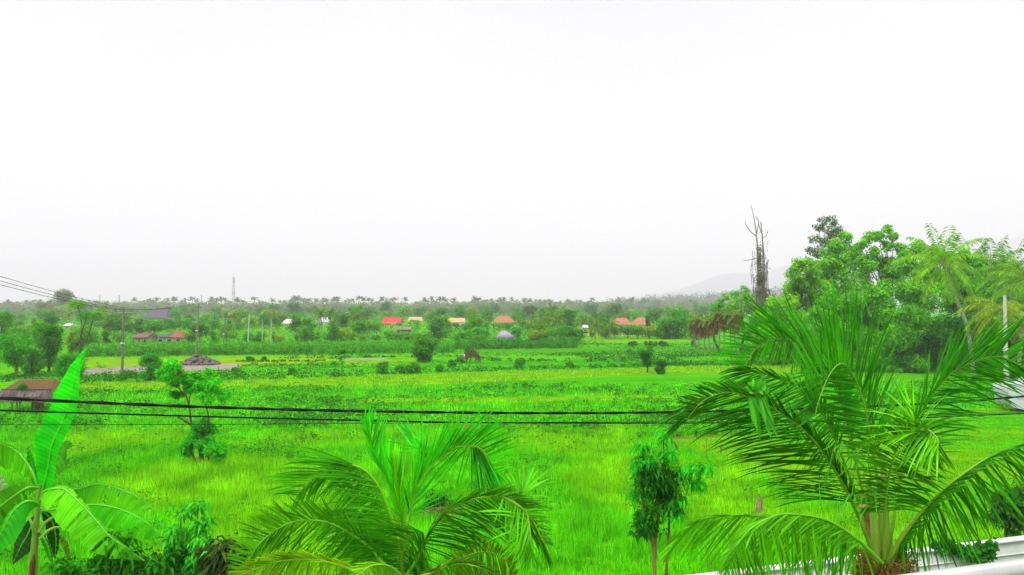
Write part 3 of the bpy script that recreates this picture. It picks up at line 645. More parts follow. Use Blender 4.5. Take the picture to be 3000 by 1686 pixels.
# leafy saplings with hanging lance-shaped leaves
def lance(mb, pos, dr, L, Wd, droop):
    n = len(pos); dr = unit(dr); up = np.array([0, 0, 1.]); s = unit(np.cross(dr, up) + rng.normal(0, .35, (n, 3))); L = L[:, None]; Wd = Wd[:, None]
    m = pos + dr * L * .45 - up * droop * L * .15; tip = pos + dr * L * .85 - up * droop * L * .75; nn = np.cross(s, dr)
    l = m + s * Wd / 2 + nn * Wd * .2; r = m - s * Wd / 2 + nn * Wd * .2
    V = np.stack([pos, l, m, r, tip], 1).reshape(-1, 3); i = np.arange(n)[:, None] * 5
    mb.add(V, np.concatenate([i + [0, 1, 2], i + [0, 2, 3], i + [1, 4, 2], i + [2, 4, 3]]))
def whorl(mb, c, n, L, Wd, droop=.8):
    a = rng.uniform(0, 6.28, n); e = rng.uniform(-.5, .7, n); d = np.stack([np.cos(a) * np.cos(e), np.sin(a) * np.cos(e), np.sin(e)], 1)
    lance(mb, np.repeat([c], n, 0) + d * .02 + rng.normal(0, L * .15, (n, 3)), d, L * rng.uniform(.6, 1.15, n), Wd * rng.uniform(.7, 1.1, n), droop)
def sapling(label, D, stems, tips, cols, L=.24, Wd=.055, n=22, base=None, name='sapling', stemc=(.22, .15, .07), cat='sapling', extra=2):
    b0 = P(*base, D); b0[2] = 0; t = thing(name, label, cat, b0)
    m = MB()
    for pth, r in stems: m.tube(smooth_curve([P(a, b, D + dd) for a, b, dd in pth], 9), r, 7)
    m.tube([b0, P(stems[0][0][0][0], stems[0][0][0][1], D + stems[0][0][0][2])], stems[0][1][0] * 1.15, 7)
    m.build('stem', M_bark, t, origin=b0, color=stemc)
    groups = {}
    for tp in tips: groups.setdefault(tp[3], []).append(tp)
    for ci, L_ in groups.items():
        c = MB()
        for a, b, dd, _ in L_:
            q = P(a, b, D + dd); whorl(c, q, n, L, Wd)
            for _k in range(extra): whorl(c, q + rng.normal(0, L * .5, 3), n // 2, L, Wd)
        c.build('foliage', M_leaf, t, origin=b0, color=cols[ci])
    return t
tips = []
def tp(x0, x1, y0, y1, n, ci, dd=.35):
    for _ in range(n): tips.append((rng.uniform(x0, x1), rng.uniform(y0, y1), rng.uniform(-dd, dd), ci))
tp(1862, 1905, 1305, 1420, 16, 1); tp(1875, 1905, 1340, 1440, 10, 0); tp(1930, 1955, 1272, 1290, 2, 1, .1); tp(1935, 1975, 1315, 1345, 3, 1); tp(1910, 1975, 1365, 1440, 18, 0)
tp(1985, 2030, 1370, 1400, 6, 1); tp(2045, 2072, 1355, 1385, 3, 1, .1); tp(2015, 2055, 1405, 1425, 4, 1); tp(1850, 1900, 1430, 1465, 6, 1); tp(1890, 1990, 1440, 1510, 18, 0); tp(1930, 1990, 1430, 1480, 8, 1)
tp(1862, 1910, 1500, 1560, 12, 0); tp(1870, 1900, 1490, 1520, 3, 1); tp(1960, 2000, 1490, 1510, 3, 1)
sapling('glossy leaved mango sapling with reddish shoots right of the middle palm', 17, [([(1918, 1700, 0), (1915, 1600, 0), (1905, 1560, 0), (1890, 1520, 0), (1880, 1400, 0), (1885, 1320, 0)], [.05, .04, .02]),
        ([(1918, 1640, 0), (1925, 1540, .1), (1945, 1430, .1), (1943, 1280, 0)], [.035, .015]), ([(1950, 1700, .2), (1960, 1560, .2), (1965, 1450, .2), (2020, 1400, .1), (2060, 1370, 0)], [.04, .03, .012])],
        tips, [(.02, .16, .006), (.03, .44, .012)], base=(1918, 1700), n=20, stemc=(.30, .24, .06))
tips = []
tp(520, 552, 1490, 1500, 2, 1, .1); tp(565, 600, 1478, 1490, 2, 1, .1); tp(595, 615, 1520, 1530, 2, 1, .1); tp(480, 520, 1550, 1600, 5, 1); tp(545, 615, 1550, 1620, 8, 1); tp(490, 620, 1600, 1690, 26, 0); tp(490, 600, 1570, 1690, 9, 1)
sapling('leafy sapling with pale drooping shoots at the bottom left', 14.5, [([(560, 1720, 0), (555, 1640, 0), (530, 1560, 0), (532, 1497, 0)], [.03, .012]), ([(570, 1720, 0), (575, 1600, 0), (580, 1485, 0)], [.03, .01]), ([(575, 1640, 0), (595, 1570, 0), (605, 1525, 0)], [.02, .01])],
        tips, [(.02, .17, .004), (.05, .46, .02)], base=(560, 1720), L=.2, Wd=.06)
tips = []
tp(170, 300, 1655, 1700, 14, 0); tp(290, 480, 1640, 1700, 26, 0); tp(310, 345, 1575, 1650, 7, 0); tp(180, 300, 1665, 1690, 5, 1)
sapling('dark mango shrub along the bottom edge beside the banana plant', 14.2, [([(330, 1730, 0), (325, 1660, 0), (325, 1590, 0)], [.03, .01]), ([(250, 1730, 0), (240, 1680, 0)], [.03, .01]), ([(400, 1730, 0), (420, 1670, 0)], [.03, .01])],
        tips, [(.02, .17, .004), (.035, .34, .006)], base=(330, 1730), L=.3, Wd=.075, name='shrub', cat='shrub')
tips = []
tp(600, 700, 1600, 1660, 26, 0); tp(605, 690, 1592, 1605, 4, 1)
sapling('dark shrub with browned leaves left of the middle palm', 14, [([(650, 1730, 0), (650, 1640, 0)], [.03, .01]), ([(640, 1700, 0), (620, 1620, 0)], [.02, .01])], tips, [(.03, .06, .015), (.10, .22, .02)], base=(650, 1730), L=.24, Wd=.07, name='shrub', cat='shrub')
tips = []
tp(2905, 2960, 1450, 1540, 22, 0, .3); tp(2960, 3010, 1430, 1560, 20, 0, .3); tp(2920, 3000, 1440, 1470, 6, 1, .3)
sapling('small dark tree behind the wall at the right edge', 26, [([(2948, 1600, 0), (2945, 1540, 0), (2930, 1480, 0)], [.06, .03]), ([(2990, 1590, 0), (2985, 1500, 0)], [.05, .02])], tips, [(.03, .15, .01), (.03, .3, .02)], base=(2948, 1610), L=.3, Wd=.09, name='tree', cat='tree', n=26)

# ================================================================== coconut palms
def ang(a): a = R_(a); return np.array([math.cos(a), 0, math.sin(a)])
def frond(parent, origin, D, pts, Lf, Rt, n=62, droop=.25, col=(.03, .2, .005), start=.16, depth=.35, stalkc=(.25, .36, .03), wid=.029, rr=(.03, .016, .005), jit=.13, name='frond', label=None):
    """rachis through (px,py,depth offset); Lf/Rt = (angle at base, angle at tip, length in px at middle)"""
    n = int(n * 1.25); col = (col[0] * 1.25, col[1] * 1.35, col[2] * .5); stalkc = (stalkc[0] * .6, stalkc[1] * .85, .01)
    C = smooth_curve([P(a, b, D + d) for a, b, d in pts], 60)
    m = MB(); m.tube(C, rr, 7); st = m.build(name, M_stem, parent, origin=origin, color=stalkc)
    if label: st['label'] = label
    mb = MB(); T = unit(np.gradient(C, axis=0))
    for side, sp in ((0, Lf), (1, Rt)):
        if sp is None: continue
        a0, a1, lp = sp; u = np.linspace(start, 1, n) + rng.normal(0, .003, n); u = np.clip(u, 0, 1)
        idx = u * 59; i0 = np.clip(idx.astype(int), 0, 58); f = (idx - i0)[:, None]; base = C[i0] * (1 - f) + C[i0 + 1] * f; tg = T[i0]
        v = (u - start) / (1 - start); aa = R_(a0) + (R_(a1) - R_(a0)) * v + rng.normal(0, jit, n)
        ydir = (rng.normal(0, .22, n) + (depth if side else -depth)) * np.ones(n)
        d = unit(np.stack([np.cos(aa), ydir, np.sin(aa)], 1) + tg * .25)
        L = lp / F_ * D * (.45 + 1.1 * np.sin(math.pi * np.clip(v * .72 + .22, 0, 1)) ** 1.0 * .6) * rng.uniform(.82, 1.1, n)
        L *= np.where(v > .93, .75, 1)
        K = 5; pp = base; dd = d.copy(); rows = []
        wv = unit(tg - d * (tg * d).sum(1)[:, None] + rng.normal(0, .25, (n, 3)))
        for k in range(K + 1):
            s = k / K; wd = wid * (math.sin(math.pi * (s * .86 + .12)) ** .6 if k < K else .05) * (.8 + .4 * rng.random(n)) * .5
            nn = unit(np.cross(wv, dd)); rows.append(np.stack([pp + wv * wd[:, None], pp + nn * (wd * .5)[:, None], pp - wv * wd[:, None]], 1))
            pp = pp + dd * (L / K)[:, None]; dd = unit(dd + np.array([0, 0, -1]) * droop * (s + .15) * rng.uniform(.5, 1.5, n)[:, None] * .6)
        A = np.stack(rows, 1)                   # n,K+1,3,3
        V = A.reshape(-1, 3); nb = np.arange(n)[:, None, None] * (K + 1) * 3; kk = np.arange(K)[None, :, None] * 3; j = np.arange(2)[None, None]
        q = nb + kk + j; Fq = np.stack([q, q + 1, q + 4, q + 3], -1).reshape(-1, 4); mb.add(V, Fq)
    mb.build('leaflets', M_frond, st, color=col)
    st.children[0].location = (0, 0, 0)
    me = st.children[0].data; me.transform(__import__('mathutils').Matrix.Translation(-Vector(origin)))
    return st
DG = (.018, .15, .004); MG = (.03, .22, .004); BG = (.06, .32, .004); YG = (.12, .34, .006)
rng = np.random.default_rng(905)
# --- right palm
D = 11.5; o0 = P(2590, 1690, D); o0[2] = 0; pr = thing('coconut_palm', 'large young coconut palm in front of the white wall at the right', 'palm', o0)
top = P(2585, 1660, D)
m = MB(); m.tube([[o0[0], o0[1], -.1], [o0[0], o0[1], 2], top + [0, 0, -.35]], [.22, .17, .17], 14); m.build('trunk', M_bark, pr, origin=o0, color=(.25, .19, .12))
m = MB()
for i in range(900):
    a = rng.uniform(0, 6.28); r = rng.uniform(.15, .42); s = top + [math.cos(a) * r, math.sin(a) * r * .7, rng.uniform(-.35, .12)]
    e = s + [math.cos(a) * rng.uniform(.02, .2), math.sin(a) * .1, rng.uniform(-.05, .22)]; m.tube([s, (s + e) / 2 + rng.normal(0, .02, 3), e], [.012, .004], 4, False)
m.tube([top + [0, 0, -.6], top + [0, 0, -.12], top + [0, 0, .08]], [.26, .28, .12], 12)
m.build('fibre_sheath', M_fibre, pr, origin=o0, color=(.26, .14, .02))
m = MB()
for x0, x1, y1, dd, r in ((2560, 2520, 1440, .15, .05), (2570, 2540, 1400, -.1, .06), (2590, 2588, 1330, 0, .075), (2610, 2700, 1500, .1, .05), (2600, 2665, 1560, -.15, .045)):
    m.tube(smooth_curve([P(x0, 1670, D + dd), P((x0 * 1.4 + x1 * .6) / 2, (1670 + y1) / 2, D + dd), P(x1, y1, D + dd)], 8), [r * 1.5, r, r * .5], 8)
m.build('petioles', M_stem, pr, origin=o0, color=(.22, .32, .03))
m = MB(); m.tube(smooth_curve([P(2590, 1620, D + .2), P(2555, 1560, D + .15), P(2535, 1500, D + .1), P(2525, 1480, D)], 8), [.10, .09, .05], 8); m.build('dry_bract', M_fibre, pr, origin=o0, color=(.4, .24, .06))
FR = [ # pts, L, R, col, kwargs
 ([(2590, 1640, 0), (2580, 1480, 0), (2560, 1340, 0), (2545, 1260, -.1), (2530, 1180, -.2), (2503, 1108, -.3), (2468, 1066, -.5), (2432, 1095, -.8), (2400, 1170, -1.0), (2388, 1215, -1.1)], (178, 200, 150), (52, 108, 235), (.022, .17, .004), dict(start=.35, droop=.12, n=95, depth=.15)),
 ([(2575, 1640, .1), (2530, 1450, .3), (2480, 1250, .5), (2434, 1100, .7), (2380, 1036, .8), (2290, 993, .8), (2220, 1018, .7), (2178, 1078, .6)], (85, 165, 205), (350, 235, 100), (.022, .21, .004), dict(start=.42, droop=.10, n=85)),
 ([(2570, 1640, .2), (2520, 1400, .6), (2470, 1180, .9), (2440, 1070, 1.0), (2425, 1000, 1.1)], (100, 96, 140), (78, 84, 140), (.02, .24, .006), dict(start=.5, droop=.03, n=50)),
 ([(2565, 1640, -.1), (2500, 1480, -.3), (2440, 1370, -.5), (2370, 1275, -.7), (2300, 1220, -.8), (2250, 1188, -.9), (2190, 1163, -.9), (2130, 1150, -.9), (2060, 1175, -.9), (2010, 1232, -.9)], (95, 155, 90), (188, 218, 230), (.014, .10, .003), dict(start=.22, droop=.22, n=90)),
 ([(2560, 1600, .2), (2490, 1400, .3), (2430, 1250, .3), (2395, 1195, .2), (2340, 1140, .1), (2250, 1100, 0), (2160, 1082, 0)], (75, 160, 70), (255, 195, 150), (.022, .16, .004), dict(start=.4, droop=.3, n=60)),
 ([(2600, 1640, .1), (2630, 1450, .3), (2660, 1320, .4), (2683, 1250, .5), (2715, 1180, .5), (2770, 1110, .5), (2830, 1070, .4), (2925, 1045, .3), (3020, 1090, .2)], (100, 45, 190), (358, 325, 235), (.02, .17, .004), dict(start=.36, droop=.14, n=85)),
 ([(2600, 1650, -.2), (2640, 1580, -.3), (2700, 1500, -.4), (2770, 1430, -.5), (2850, 1370, -.6), (2930, 1325, -.6), (3030, 1300, -.6)], (35, 20, 60), (265, 325, 215), (.03, .18, .004), dict(start=.1, droop=.3, n=90)),
 ([(2585, 1650, -.3), (2510, 1580, -.5), (2425, 1526, -.7), (2335, 1508, -.9), (2270, 1512, -1.0), (2200, 1550, -1.1), (2150, 1620, -1.1), (2125, 1690, -1.1)], (200, 215, 90), (285, 300, 230), (.06, .27, .005), dict(start=.16, droop=.25, n=90, stalkc=(.2, .45, .03))),
 ([(2580, 1650, .1), (2480, 1590, .2), (2400, 1550, .3), (2260, 1517, .4), (2110, 1514, .4), (2035, 1535, .4), (1975, 1600, .4)], (150, 190, 40), (262, 225, 190), (.055, .25, .005), dict(start=.2, droop=.25, n=85, stalkc=(.2, .4, .03))),
 ([(2590, 1640, -.2), (2592, 1500, -.4), (2600, 1420, -.5), (2618, 1340, -.6), (2655, 1270, -.7), (2715, 1258, -1.0), (2735, 1290, -1.2)], (190, 140, 130), (345, 290, 170), (.03, .15, .004), dict(start=.3, droop=.22, n=70)),
 ([(2650, 1300, -.8), (2690, 1262, -1.0), (2722, 1262, -1.15), (2745, 1285, -1.3), (2750, 1300, -1.4)], (175, 230, 150), (20, 290, 150), (.09, .35, .005), dict(start=.05, droop=.35, n=26)),
 ([(2190, 1155, -.9), (2215, 1152, -.95), (2240, 1158, -1.0)], (265, 272, 110), (100, 60, 40), (.03, .24, .004), dict(start=.05, droop=.1, n=10, wid=.06)),
]
for pts, L, R2, c, kw in FR: frond(pr, o0, D, pts, L, R2, col=(c[0] * 1.35, c[1] * 1.25, c[2]), **kw)
# hanging strands inside the crown
m = MB(); 
for i in range(36):
    a = P(rng.uniform(2430, 2570), rng.uniform(1280, 1480), D - rng.uniform(.2, .8)); Ln = rng.uniform(.2, .7)
    pts = [a]; d = unit(np.array([rng.normal(0, .5), 0, -.6]))
    for k in range(4): pts.append(pts[-1] + d * Ln / 4); d = unit(d + rng.normal(0, .3, 3) + [0, 0, -.2])
    m.tube(pts, [.010, .006], 4, False)
m.build('hanging_strands', M_stem, pr, origin=o0, color=(.06, .34, .01))
rng = np.random.default_rng(906)
# --- middle palm
D = 12; o0 = P(1185, 1720, D); o0[2] = 0; pm = thing('coconut_palm', 'young coconut palm with spreading fronds at the bottom centre', 'palm', o0)
top = P(1185, 1700, D); m = MB(); m.tube([[o0[0], o0[1], -.1], [o0[0], o0[1], 2], top], [.2, .16, .16], 12); m.build('trunk', M_bark, pm, origin=o0, color=(.25, .19, .12))
FM = [
 ([(1180, 1690, 0), (1172, 1630, 0), (1160, 1570, 0), (1140, 1498, -.1), (1108, 1424, -.2), (1066, 1377, -.3), (1019, 1361, -.4), (982, 1368, -.4), (945, 1386, -.4), (907, 1410, -.4), (872, 1450, -.4)], (170, 160, 175), (215, 250, 150), (.035, .24, .004), dict(start=.12, droop=.25, n=85, stalkc=(.3, .5, .03))),
 ([(1180, 1690, .2), (1172, 1560, .3), (1150, 1440, .4), (1120, 1380, .5), (1098, 1330, .5), (1078, 1270, .5), (1064, 1240, .5)], (110, 115, 70), (88, 75, 120), (.03, .42, .005), dict(start=.35, droop=.03, n=55)),
 ([(1182, 1690, .25), (1178, 1600, .3), (1172, 1500, .35), (1160, 1400, .4), (1150, 1370, .4)], (100, 97, 120), (80, 86, 130), (.08, .40, .005), dict(start=.4, droop=.03, n=40)),
 ([(1185, 1690, .1), (1190, 1560, .2), (1215, 1442, .3), (1243, 1386, .3), (1275, 1354, .4), (1327, 1316, .4), (1364, 1307, .4), (1401, 1312, .4), (1432, 1340, .4), (1450, 1385, .4)], (95, 35, 150), (12, 325, 165), (.025, .34, .006), dict(start=.28, droop=.15, n=80, stalkc=(.35, .45, .03))),
 ([(1380, 1310, .4), (1400, 1312, .4), (1418, 1330, .4), (1432, 1350, .4)], (275, 290, 190), (262, 285, 170), (.012, .22, .008), dict(start=.02, droop=.05, n=20)),
 ([(1190, 1690, -.1), (1233, 1619, -.2), (1252, 1568, -.3), (1289, 1517, -.4), (1336, 1484, -.5), (1392, 1461, -.6), (1466, 1454, -.7), (1517, 1480, -.8), (1560, 1526, -.8), (1592, 1590, -.9)], (60, 15, 75), (335, 285, 185), (.03, .16, .004), dict(start=.18, droop=.3, n=90)),
 ([(1470, 1452, -.7), (1517, 1480, -.8), (1545, 1510, -.8), (1555, 1580, -.9), (1558, 1630, -.9)], (250, 240, 90), (0, 325, 130), (.06, .32, .005), dict(start=.02, droop=.25, n=34)),
 ([(1175, 1690, -.2), (1122, 1650, -.3), (1089, 1610, -.3), (1042, 1573, -.4), (973, 1535, -.5), (907, 1524, -.6), (851, 1533, -.6), (800, 1559, -.6), (758, 1596, -.7), (726, 1647, -.7), (705, 1690, -.7)], (95, 150, 95), (235, 245, 160), (.05, .24, .004), dict(start=.12, droop=.12, n=90, stalkc=(.2, .48, .02))),
 ([(1170, 1700, -.5), (1066, 1680, -.7), (996, 1659, -.9), (926, 1642, -1), (870, 1640, -1), (800, 1649, -1), (716, 1682, -1), (680, 1700, -1)], (130, 160, 70), (285, 230, 150), (.14, .28, .006), dict(start=.1, droop=.3, n=70, stalkc=(.35, .5, .02))),
 ([(1200, 1700, -.5), (1260, 1680, -.6), (1308, 1659, -.7), (1355, 1652, -.8), (1415, 1666, -.9), (1460, 1690, -.9)], (60, 20, 40), (270, 300, 130), (.05, .15, .004), dict(start=.1, droop=.3, n=50, stalkc=(.3, .4, .03))),
 ([(1210, 1690, .3), (1320, 1650, .4), (1390, 1622, .4), (1440, 1620, .4), (1490, 1650, .4), (1505, 1690, .4)], (150, 50, 50), (240, 280, 110), (.06, .15, .004), dict(start=.35, droop=.3, n=50, stalkc=(.3, .3, .05))),
 ([(1185, 1700, -.4), (1150, 1665, -.8), (1110, 1655, -1.1), (1070, 1668, -1.4), (1050, 1700, -1.5)], (140, 190, 60), (250, 300, 80), (.13, .36, .006), dict(start=.1, droop=.3, n=40, stalkc=(.35, .5, .02))),
 ([(1183, 1690, 0), (1176, 1640, -.1), (1190, 1590, -.2), (1215, 1560, -.3), (1240, 1560, -.4)], (190, 150, 190), (330, 260, 140), (.03, .2, .004), dict(start=.1, droop=.35, n=50)),
 ([(1180, 1690, .1), (1150, 1620, .2), (1100, 1560, .3), (1050, 1500, .3), (1000, 1490, .3)], (195, 200, 150), (255, 240, 120), (.02, .26, .006), dict(start=.3, droop=.3, n=60)),
]
for pts, L, R2, c, kw in FM: frond(pm, o0, D, pts, L, R2, col=(c[0] * 1.3, c[1] * 1.15, c[2]), wid=.026, **kw)
D0 = 30; q = G(1270, 1515); t = thing('brushwood_pile', 'small pile of brown husks and dark brush behind the middle palm', 'brushwood', q)
m = MB()
for i in range(40):
    a = q + [rng.normal(0, .35), rng.normal(0, .2), rng.uniform(0, .35)]; m.tube([a, a + rng.normal(0, .28, 3) * [1.4, .6, .4] + [0, 0, .05]], [.035, .02], 5)
m.build('sticks', M_bark, t, origin=q, color=(.3, .17, .08))
c = MB(); cloud(c, [q + [0.1, .3, .6], q + [-.2, .3, .35], q + [.4, .4, .3]], [.4, .35, .4], 700, .12); c.build('leaves', M_leaf, t, origin=q, color=(.02, .10, .01))

rng = np.random.default_rng(907)
# --- palms at middle distance: arched fronds round a centre
def mid_palm(label, px, cy, D, R, trunk, nf=20, nl=26, col=(.05, .22, .006), group=None, el=(-50, 80), Lf=.22, seed=1, trunkc=(.32, .28, .22), tr=.17, skirt=0, name='coconut_palm', cat='palm', wid=.09):
    r = np.random.default_rng(seed); c = P(px, cy, D); basept = P(*trunk[-1], D) if trunk else None
    b0 = np.array([c[0], D, 0]) if not trunk else np.array([P(trunk[-1][0], trunk[-1][1], D)[0], D, 0])
    t = thing(name, label, cat, b0, group)
    pts = [b0 + [0, 0, -.1]] + ([P(a, b, D) for a, b in trunk[::-1]] if trunk else []) + [c]
    pts = [p_ for i, p_ in enumerate(pts) if i == 0 or p_[2] > pts[0][2] + .3]
    m = MB(); m.tube(smooth_curve(pts, 14), [tr * 1.3, tr, tr * .9], 8); m.build('trunk', M_bark, t, origin=b0, color=trunkc)
    st = MB(); lf = MB()
    for i in range(nf):
        az = i * 2.4 + r.uniform(-.3, .3); e = R_(el[0] + (el[1] - el[0]) * (i + .5) / nf); L = R * r.uniform(.85, 1.12)
        d = np.array([math.cos(az) * math.cos(e), math.sin(az) * math.cos(e), math.sin(e)]); p_ = c.copy(); Q = [p_]
        for k in range(9): p_ = p_ + d * L / 9; Q.append(p_); d = unit(d + np.array([0, 0, -1]) * .17 * (1 - .3 * math.sin(e)))
        Q = np.array(Q); st.tube(Q, [.05, .03, .01], 4, False); T = unit(np.gradient(Q, axis=0))
        for s in (-1, 1):
            u = np.linspace(.12, 1, nl) * 8.99; i0 = u.astype(int).clip(0, 8); f = (u - i0)[:, None]; B = Q[i0] * (1 - f) + Q[i0 + 1] * f; tg = T[i0]
            side = unit(np.cross(tg, [0, 0, 1]) * s); dd = unit(side * .8 + tg * .45 + np.array([0, 0, -1]) * (.25 + .5 * r.random((nl, 1))))
            ll = (L * Lf * (.5 + .5 * np.sin(np.linspace(.3, 2.9, nl))) * r.uniform(.8, 1.15, nl))[:, None]; w = wid * tg
            V = np.stack([B - w * .5, B + dd * ll * .6 - w * .5 , B + dd * ll + np.array([0, 0, -.25]) * ll, B + dd * ll * .6 + w * .5], 1).reshape(-1, 3)
            lf.add(V, np.arange(4 * nl).reshape(nl, 4))
    so_ = st.build('stalks', M_stem, t, origin=b0, color=(.25, .33, .04)); lf.build('fronds', M_leaf, t, origin=b0, color=col)
    return t
mid_palm('tall coconut palm with leaning pale trunk above the right trees', 2765, 775, 93, 5.4, [(2790, 850), (2812, 905), (2835, 965), (2850, 1075)], nf=26, nl=34, col=(.15, .42, .003), seed=3, wid=.14, trunkc=(.5, .46, .38), tr=.22)
mid_palm('coconut palm just behind the tall leaning palm', 2845, 775, 120, 5.2, [(2850, 900), (2850, 1060)], nf=20, nl=26, col=(.07, .26, .006), seed=4, wid=.14, el=(-30, 80))
mid_palm('coconut palm third from the right edge', 2905, 790, 112, 5.2, [(2905, 900), (2905, 1060)], nf=22, nl=26, col=(.08, .28, .006), seed=5, wid=.14)
mid_palm('coconut palm second from the right edge', 2960, 800, 100, 5.2, [(2962, 900), (2965, 1060)], nf=22, nl=28, col=(.09, .30, .005), seed=6, wid=.13)
mid_palm('coconut palm cut by the right edge', 3015, 830, 82, 5.0, [(3010, 900), (2985, 1060)], nf=24, nl=30, col=(.11, .33, .005), seed=8, wid=.12)
mid_palm('lower coconut palm with yellowing fronds by the concrete pole', 2935, 905, 78, 4.6, [(2940, 980), (2950, 1090)], nf=18, nl=30, col=(.18, .30, .006), seed=9, wid=.12, el=(-40, 45))
for i, (px, cy, base, R) in enumerate([(1632, 938, 995, 3.6), (1742, 952, 1000, 2.8), (1788, 952, 1000, 3.2), (1600, 925, 990, 2.6), (1527, 950, 990, 2.4), (1575, 950, 990, 2.2), (940, 918, 962, 2.6), (968, 918, 960, 2.2), (1043, 928, 980, 3.2), (300, 915, 980, 3.4), (370, 935, 985, 3.0), (1710, 940, 975, 2.0), (1620, 905, 960, 2.4)]):
    mid_palm('small coconut palm, ' + ['tall and yellow-green, on the ripe field edge', 'right of the tiny hut', 'left of the villa', 'beside the tall yellow palm', 'right of the pavilion', 'between pavilion and yellow palm', 'with bare trunk before the grey roof', 'bright tufted, right of the grey roof', 'left of the bright red roof', 'left of the nearest utility pole', 'right of the nearest utility pole', 'above the tiny hut', 'hazy, above the yellow palm'][i],
             px, cy, 190 + 3 * i, R, [(px + 2, base)], nf=14, nl=12, col=(.08, .22, .01), seed=20 + i, wid=.25, tr=.15, Lf=.3, group='small coconut palms among the field trees')
# dry skirted palms
for i in range(10):
    px = 2032 + i * 15 + rng.uniform(-3, 3); cy = 945 - (8 if i > 4 else 0) + rng.uniform(-8, 8) - i * 2; D = 150 - i * 2.2
    t = mid_palm(f'dry palm with brown hanging leaf skirt, {ORD[i]} from the left of its row', px, cy, D, 1.7, [(px + 1, 1010)], nf=12, nl=9, col=(.10, .22, .015), seed=50 + i, wid=.2, tr=.12, Lf=.45, group='dry skirted palms in a row', trunkc=(.3, .28, .22))
    b0 = np.array(t.location); sk = MB(); c = P(px, cy + 4, D)
    for k in range(70):
        a = rng.uniform(0, 6.28); r = rng.uniform(.25, .95); q = c + [math.cos(a) * r, math.sin(a) * r, rng.uniform(-.4, .2)]; L = rng.uniform(.9, 3.0); w_ = rng.uniform(.05, .1)
        sk.add([q + [-w_, 0, 0], q + [w_, 0, 0], q + [w_ * .5 + rng.normal(0, .1), 0, -L], q + [-w_ * .5 + rng.normal(0, .1), 0, -L]], [[0, 1, 2, 3]])
    sk.build('dry_skirt', M_leaf, t, origin=b0, color=(.19, .12, .03))
rng = np.random.default_rng(908)
# ---- right hand wood
def RW(label, px, base, top_, w, D, col, nl, ls, bl, **k): return T_(label, px, None, top_, w, D, col=(col[0] * 1.7, col[1] * 1.3, col[2] * .5), nl=int(nl * 1.5), shell=.35, lsize=ls, blobs=bl, trunk_r=.3, **k)
def lobe_tree(label, lobes, D, col, ls=.36, dens=.95, tr=.3):
    L = np.array(lobes, float); cx = L[:, 0].mean(); b0 = np.array([P(cx, 900, D)[0], D, 0.]); t = thing('tree', label, 'tree', b0)
    m = MB(); tb = MB(); tot = 0; mid = P(cx, L[:, 1].mean() + 25, D)
    spine = smooth_curve([b0 + [0, 0, -.1], (b0 * .5 + mid * .5) + [rng.normal(0, .6), 0, 0], mid], 9); tb.tube(spine, [tr, tr * .7, tr * .4], 7)
    for a, b, r_ in lobes:
        rr = r_ / F_ * D; c = P(a, b, D + rng.uniform(-1, 1) * rr); C = [c]; Rb = [[rr * .8, rr * .8, rr * .7]]
        for _ in range(6):
            d = rdir(1)[0]; q = rr * rng.uniform(.28, .5); C.append(c + d * rr * rng.uniform(.5, .9)); Rb.append([q, q, q * .75])
        cloud(m, C, Rb, int(r_ * r_ * dens), ls, .62, .3, .45)
        s_ = spine[int(rng.integers(4, 8))]
        if c[2] > s_[2] - 2: tb.tube(smooth_curve([s_, s_ * .5 + c * .5 - [0, 0, .08 * rr], c], 5), [tr * .35, tr * .1], 5)
    m.build('crown', M_leaf, t, origin=b0, color=col); tb.build('trunk', M_bark, t, origin=b0, color=BARK); return t
WG = (.13, .50, .001); WY = (.16, .52, .001); WD = (.04, .26, .002); WM = (.09, .42, .002)
lobe_tree('tall slender grey-green tree rising behind the right wood', [(2415, 645, 18), (2440, 648, 16), (2400, 668, 18), (2435, 672, 24), (2460, 682, 20), (2390, 700, 17), (2425, 705, 26), (2375, 735, 14), (2400, 740, 24), (2440, 745, 28), (2365, 765, 14), (2395, 778, 24), (2450, 790, 26)], 190, (.08, .20, .05), .5, .8)
lobe_tree('broad bright tree at the top centre of the right wood', [(2478, 695, 24), (2455, 725, 32), (2500, 735, 34), (2430, 765, 36), (2480, 780, 44), (2525, 775, 36), (2405, 800, 36), (2450, 830, 48), (2510, 835, 48)], 118, WG)
lobe_tree('open lobed tree showing sky gaps in the right wood', [(2600, 672, 18), (2575, 692, 21), (2545, 695, 22), (2528, 715, 20), (2618, 692, 17), (2600, 722, 22), (2560, 738, 22), (2637, 727, 19), (2645, 748, 20), (2590, 775, 36), (2540, 780, 32), (2620, 800, 42)], 116, WG)
lobe_tree('leafy tree forming the left shoulder of the right wood', [(2345, 775, 26), (2330, 800, 30), (2375, 785, 28), (2320, 840, 34), (2360, 830, 40), (2400, 850, 42), (2315, 880, 34), (2370, 880, 46)], 112, WY)
lobe_tree('round crowned tree left of the leaning coconut palm', [(2680, 735, 34), (2720, 745, 36), (2650, 775, 42), (2700, 800, 50), (2740, 820, 44), (2670, 850, 52), (2720, 880, 52), (2620, 850, 44)], 110, WG)
lobe_tree('dark tree low in the middle of the right wood', [(2500, 885, 50), (2560, 875, 54), (2540, 930, 56), (2470, 930, 50), (2600, 930, 56), (2440, 895, 44)], 103, WM)
lobe_tree('leafy tree right of the leaning coconut palm', [(2790, 755, 28), (2820, 760, 30), (2850, 785, 36), (2830, 825, 44), (2870, 845, 44), (2800, 870, 50), (2860, 905, 50), (2775, 820, 36)], 112, WM)
lobe_tree('vine covered tree mass left in the right wood', [(2270, 895, 30), (2300, 920, 44), (2250, 935, 36), (2330, 950, 48), (2285, 975, 48), (2240, 985, 40), (2320, 1020, 44), (2270, 1030, 40)], 110, WY)
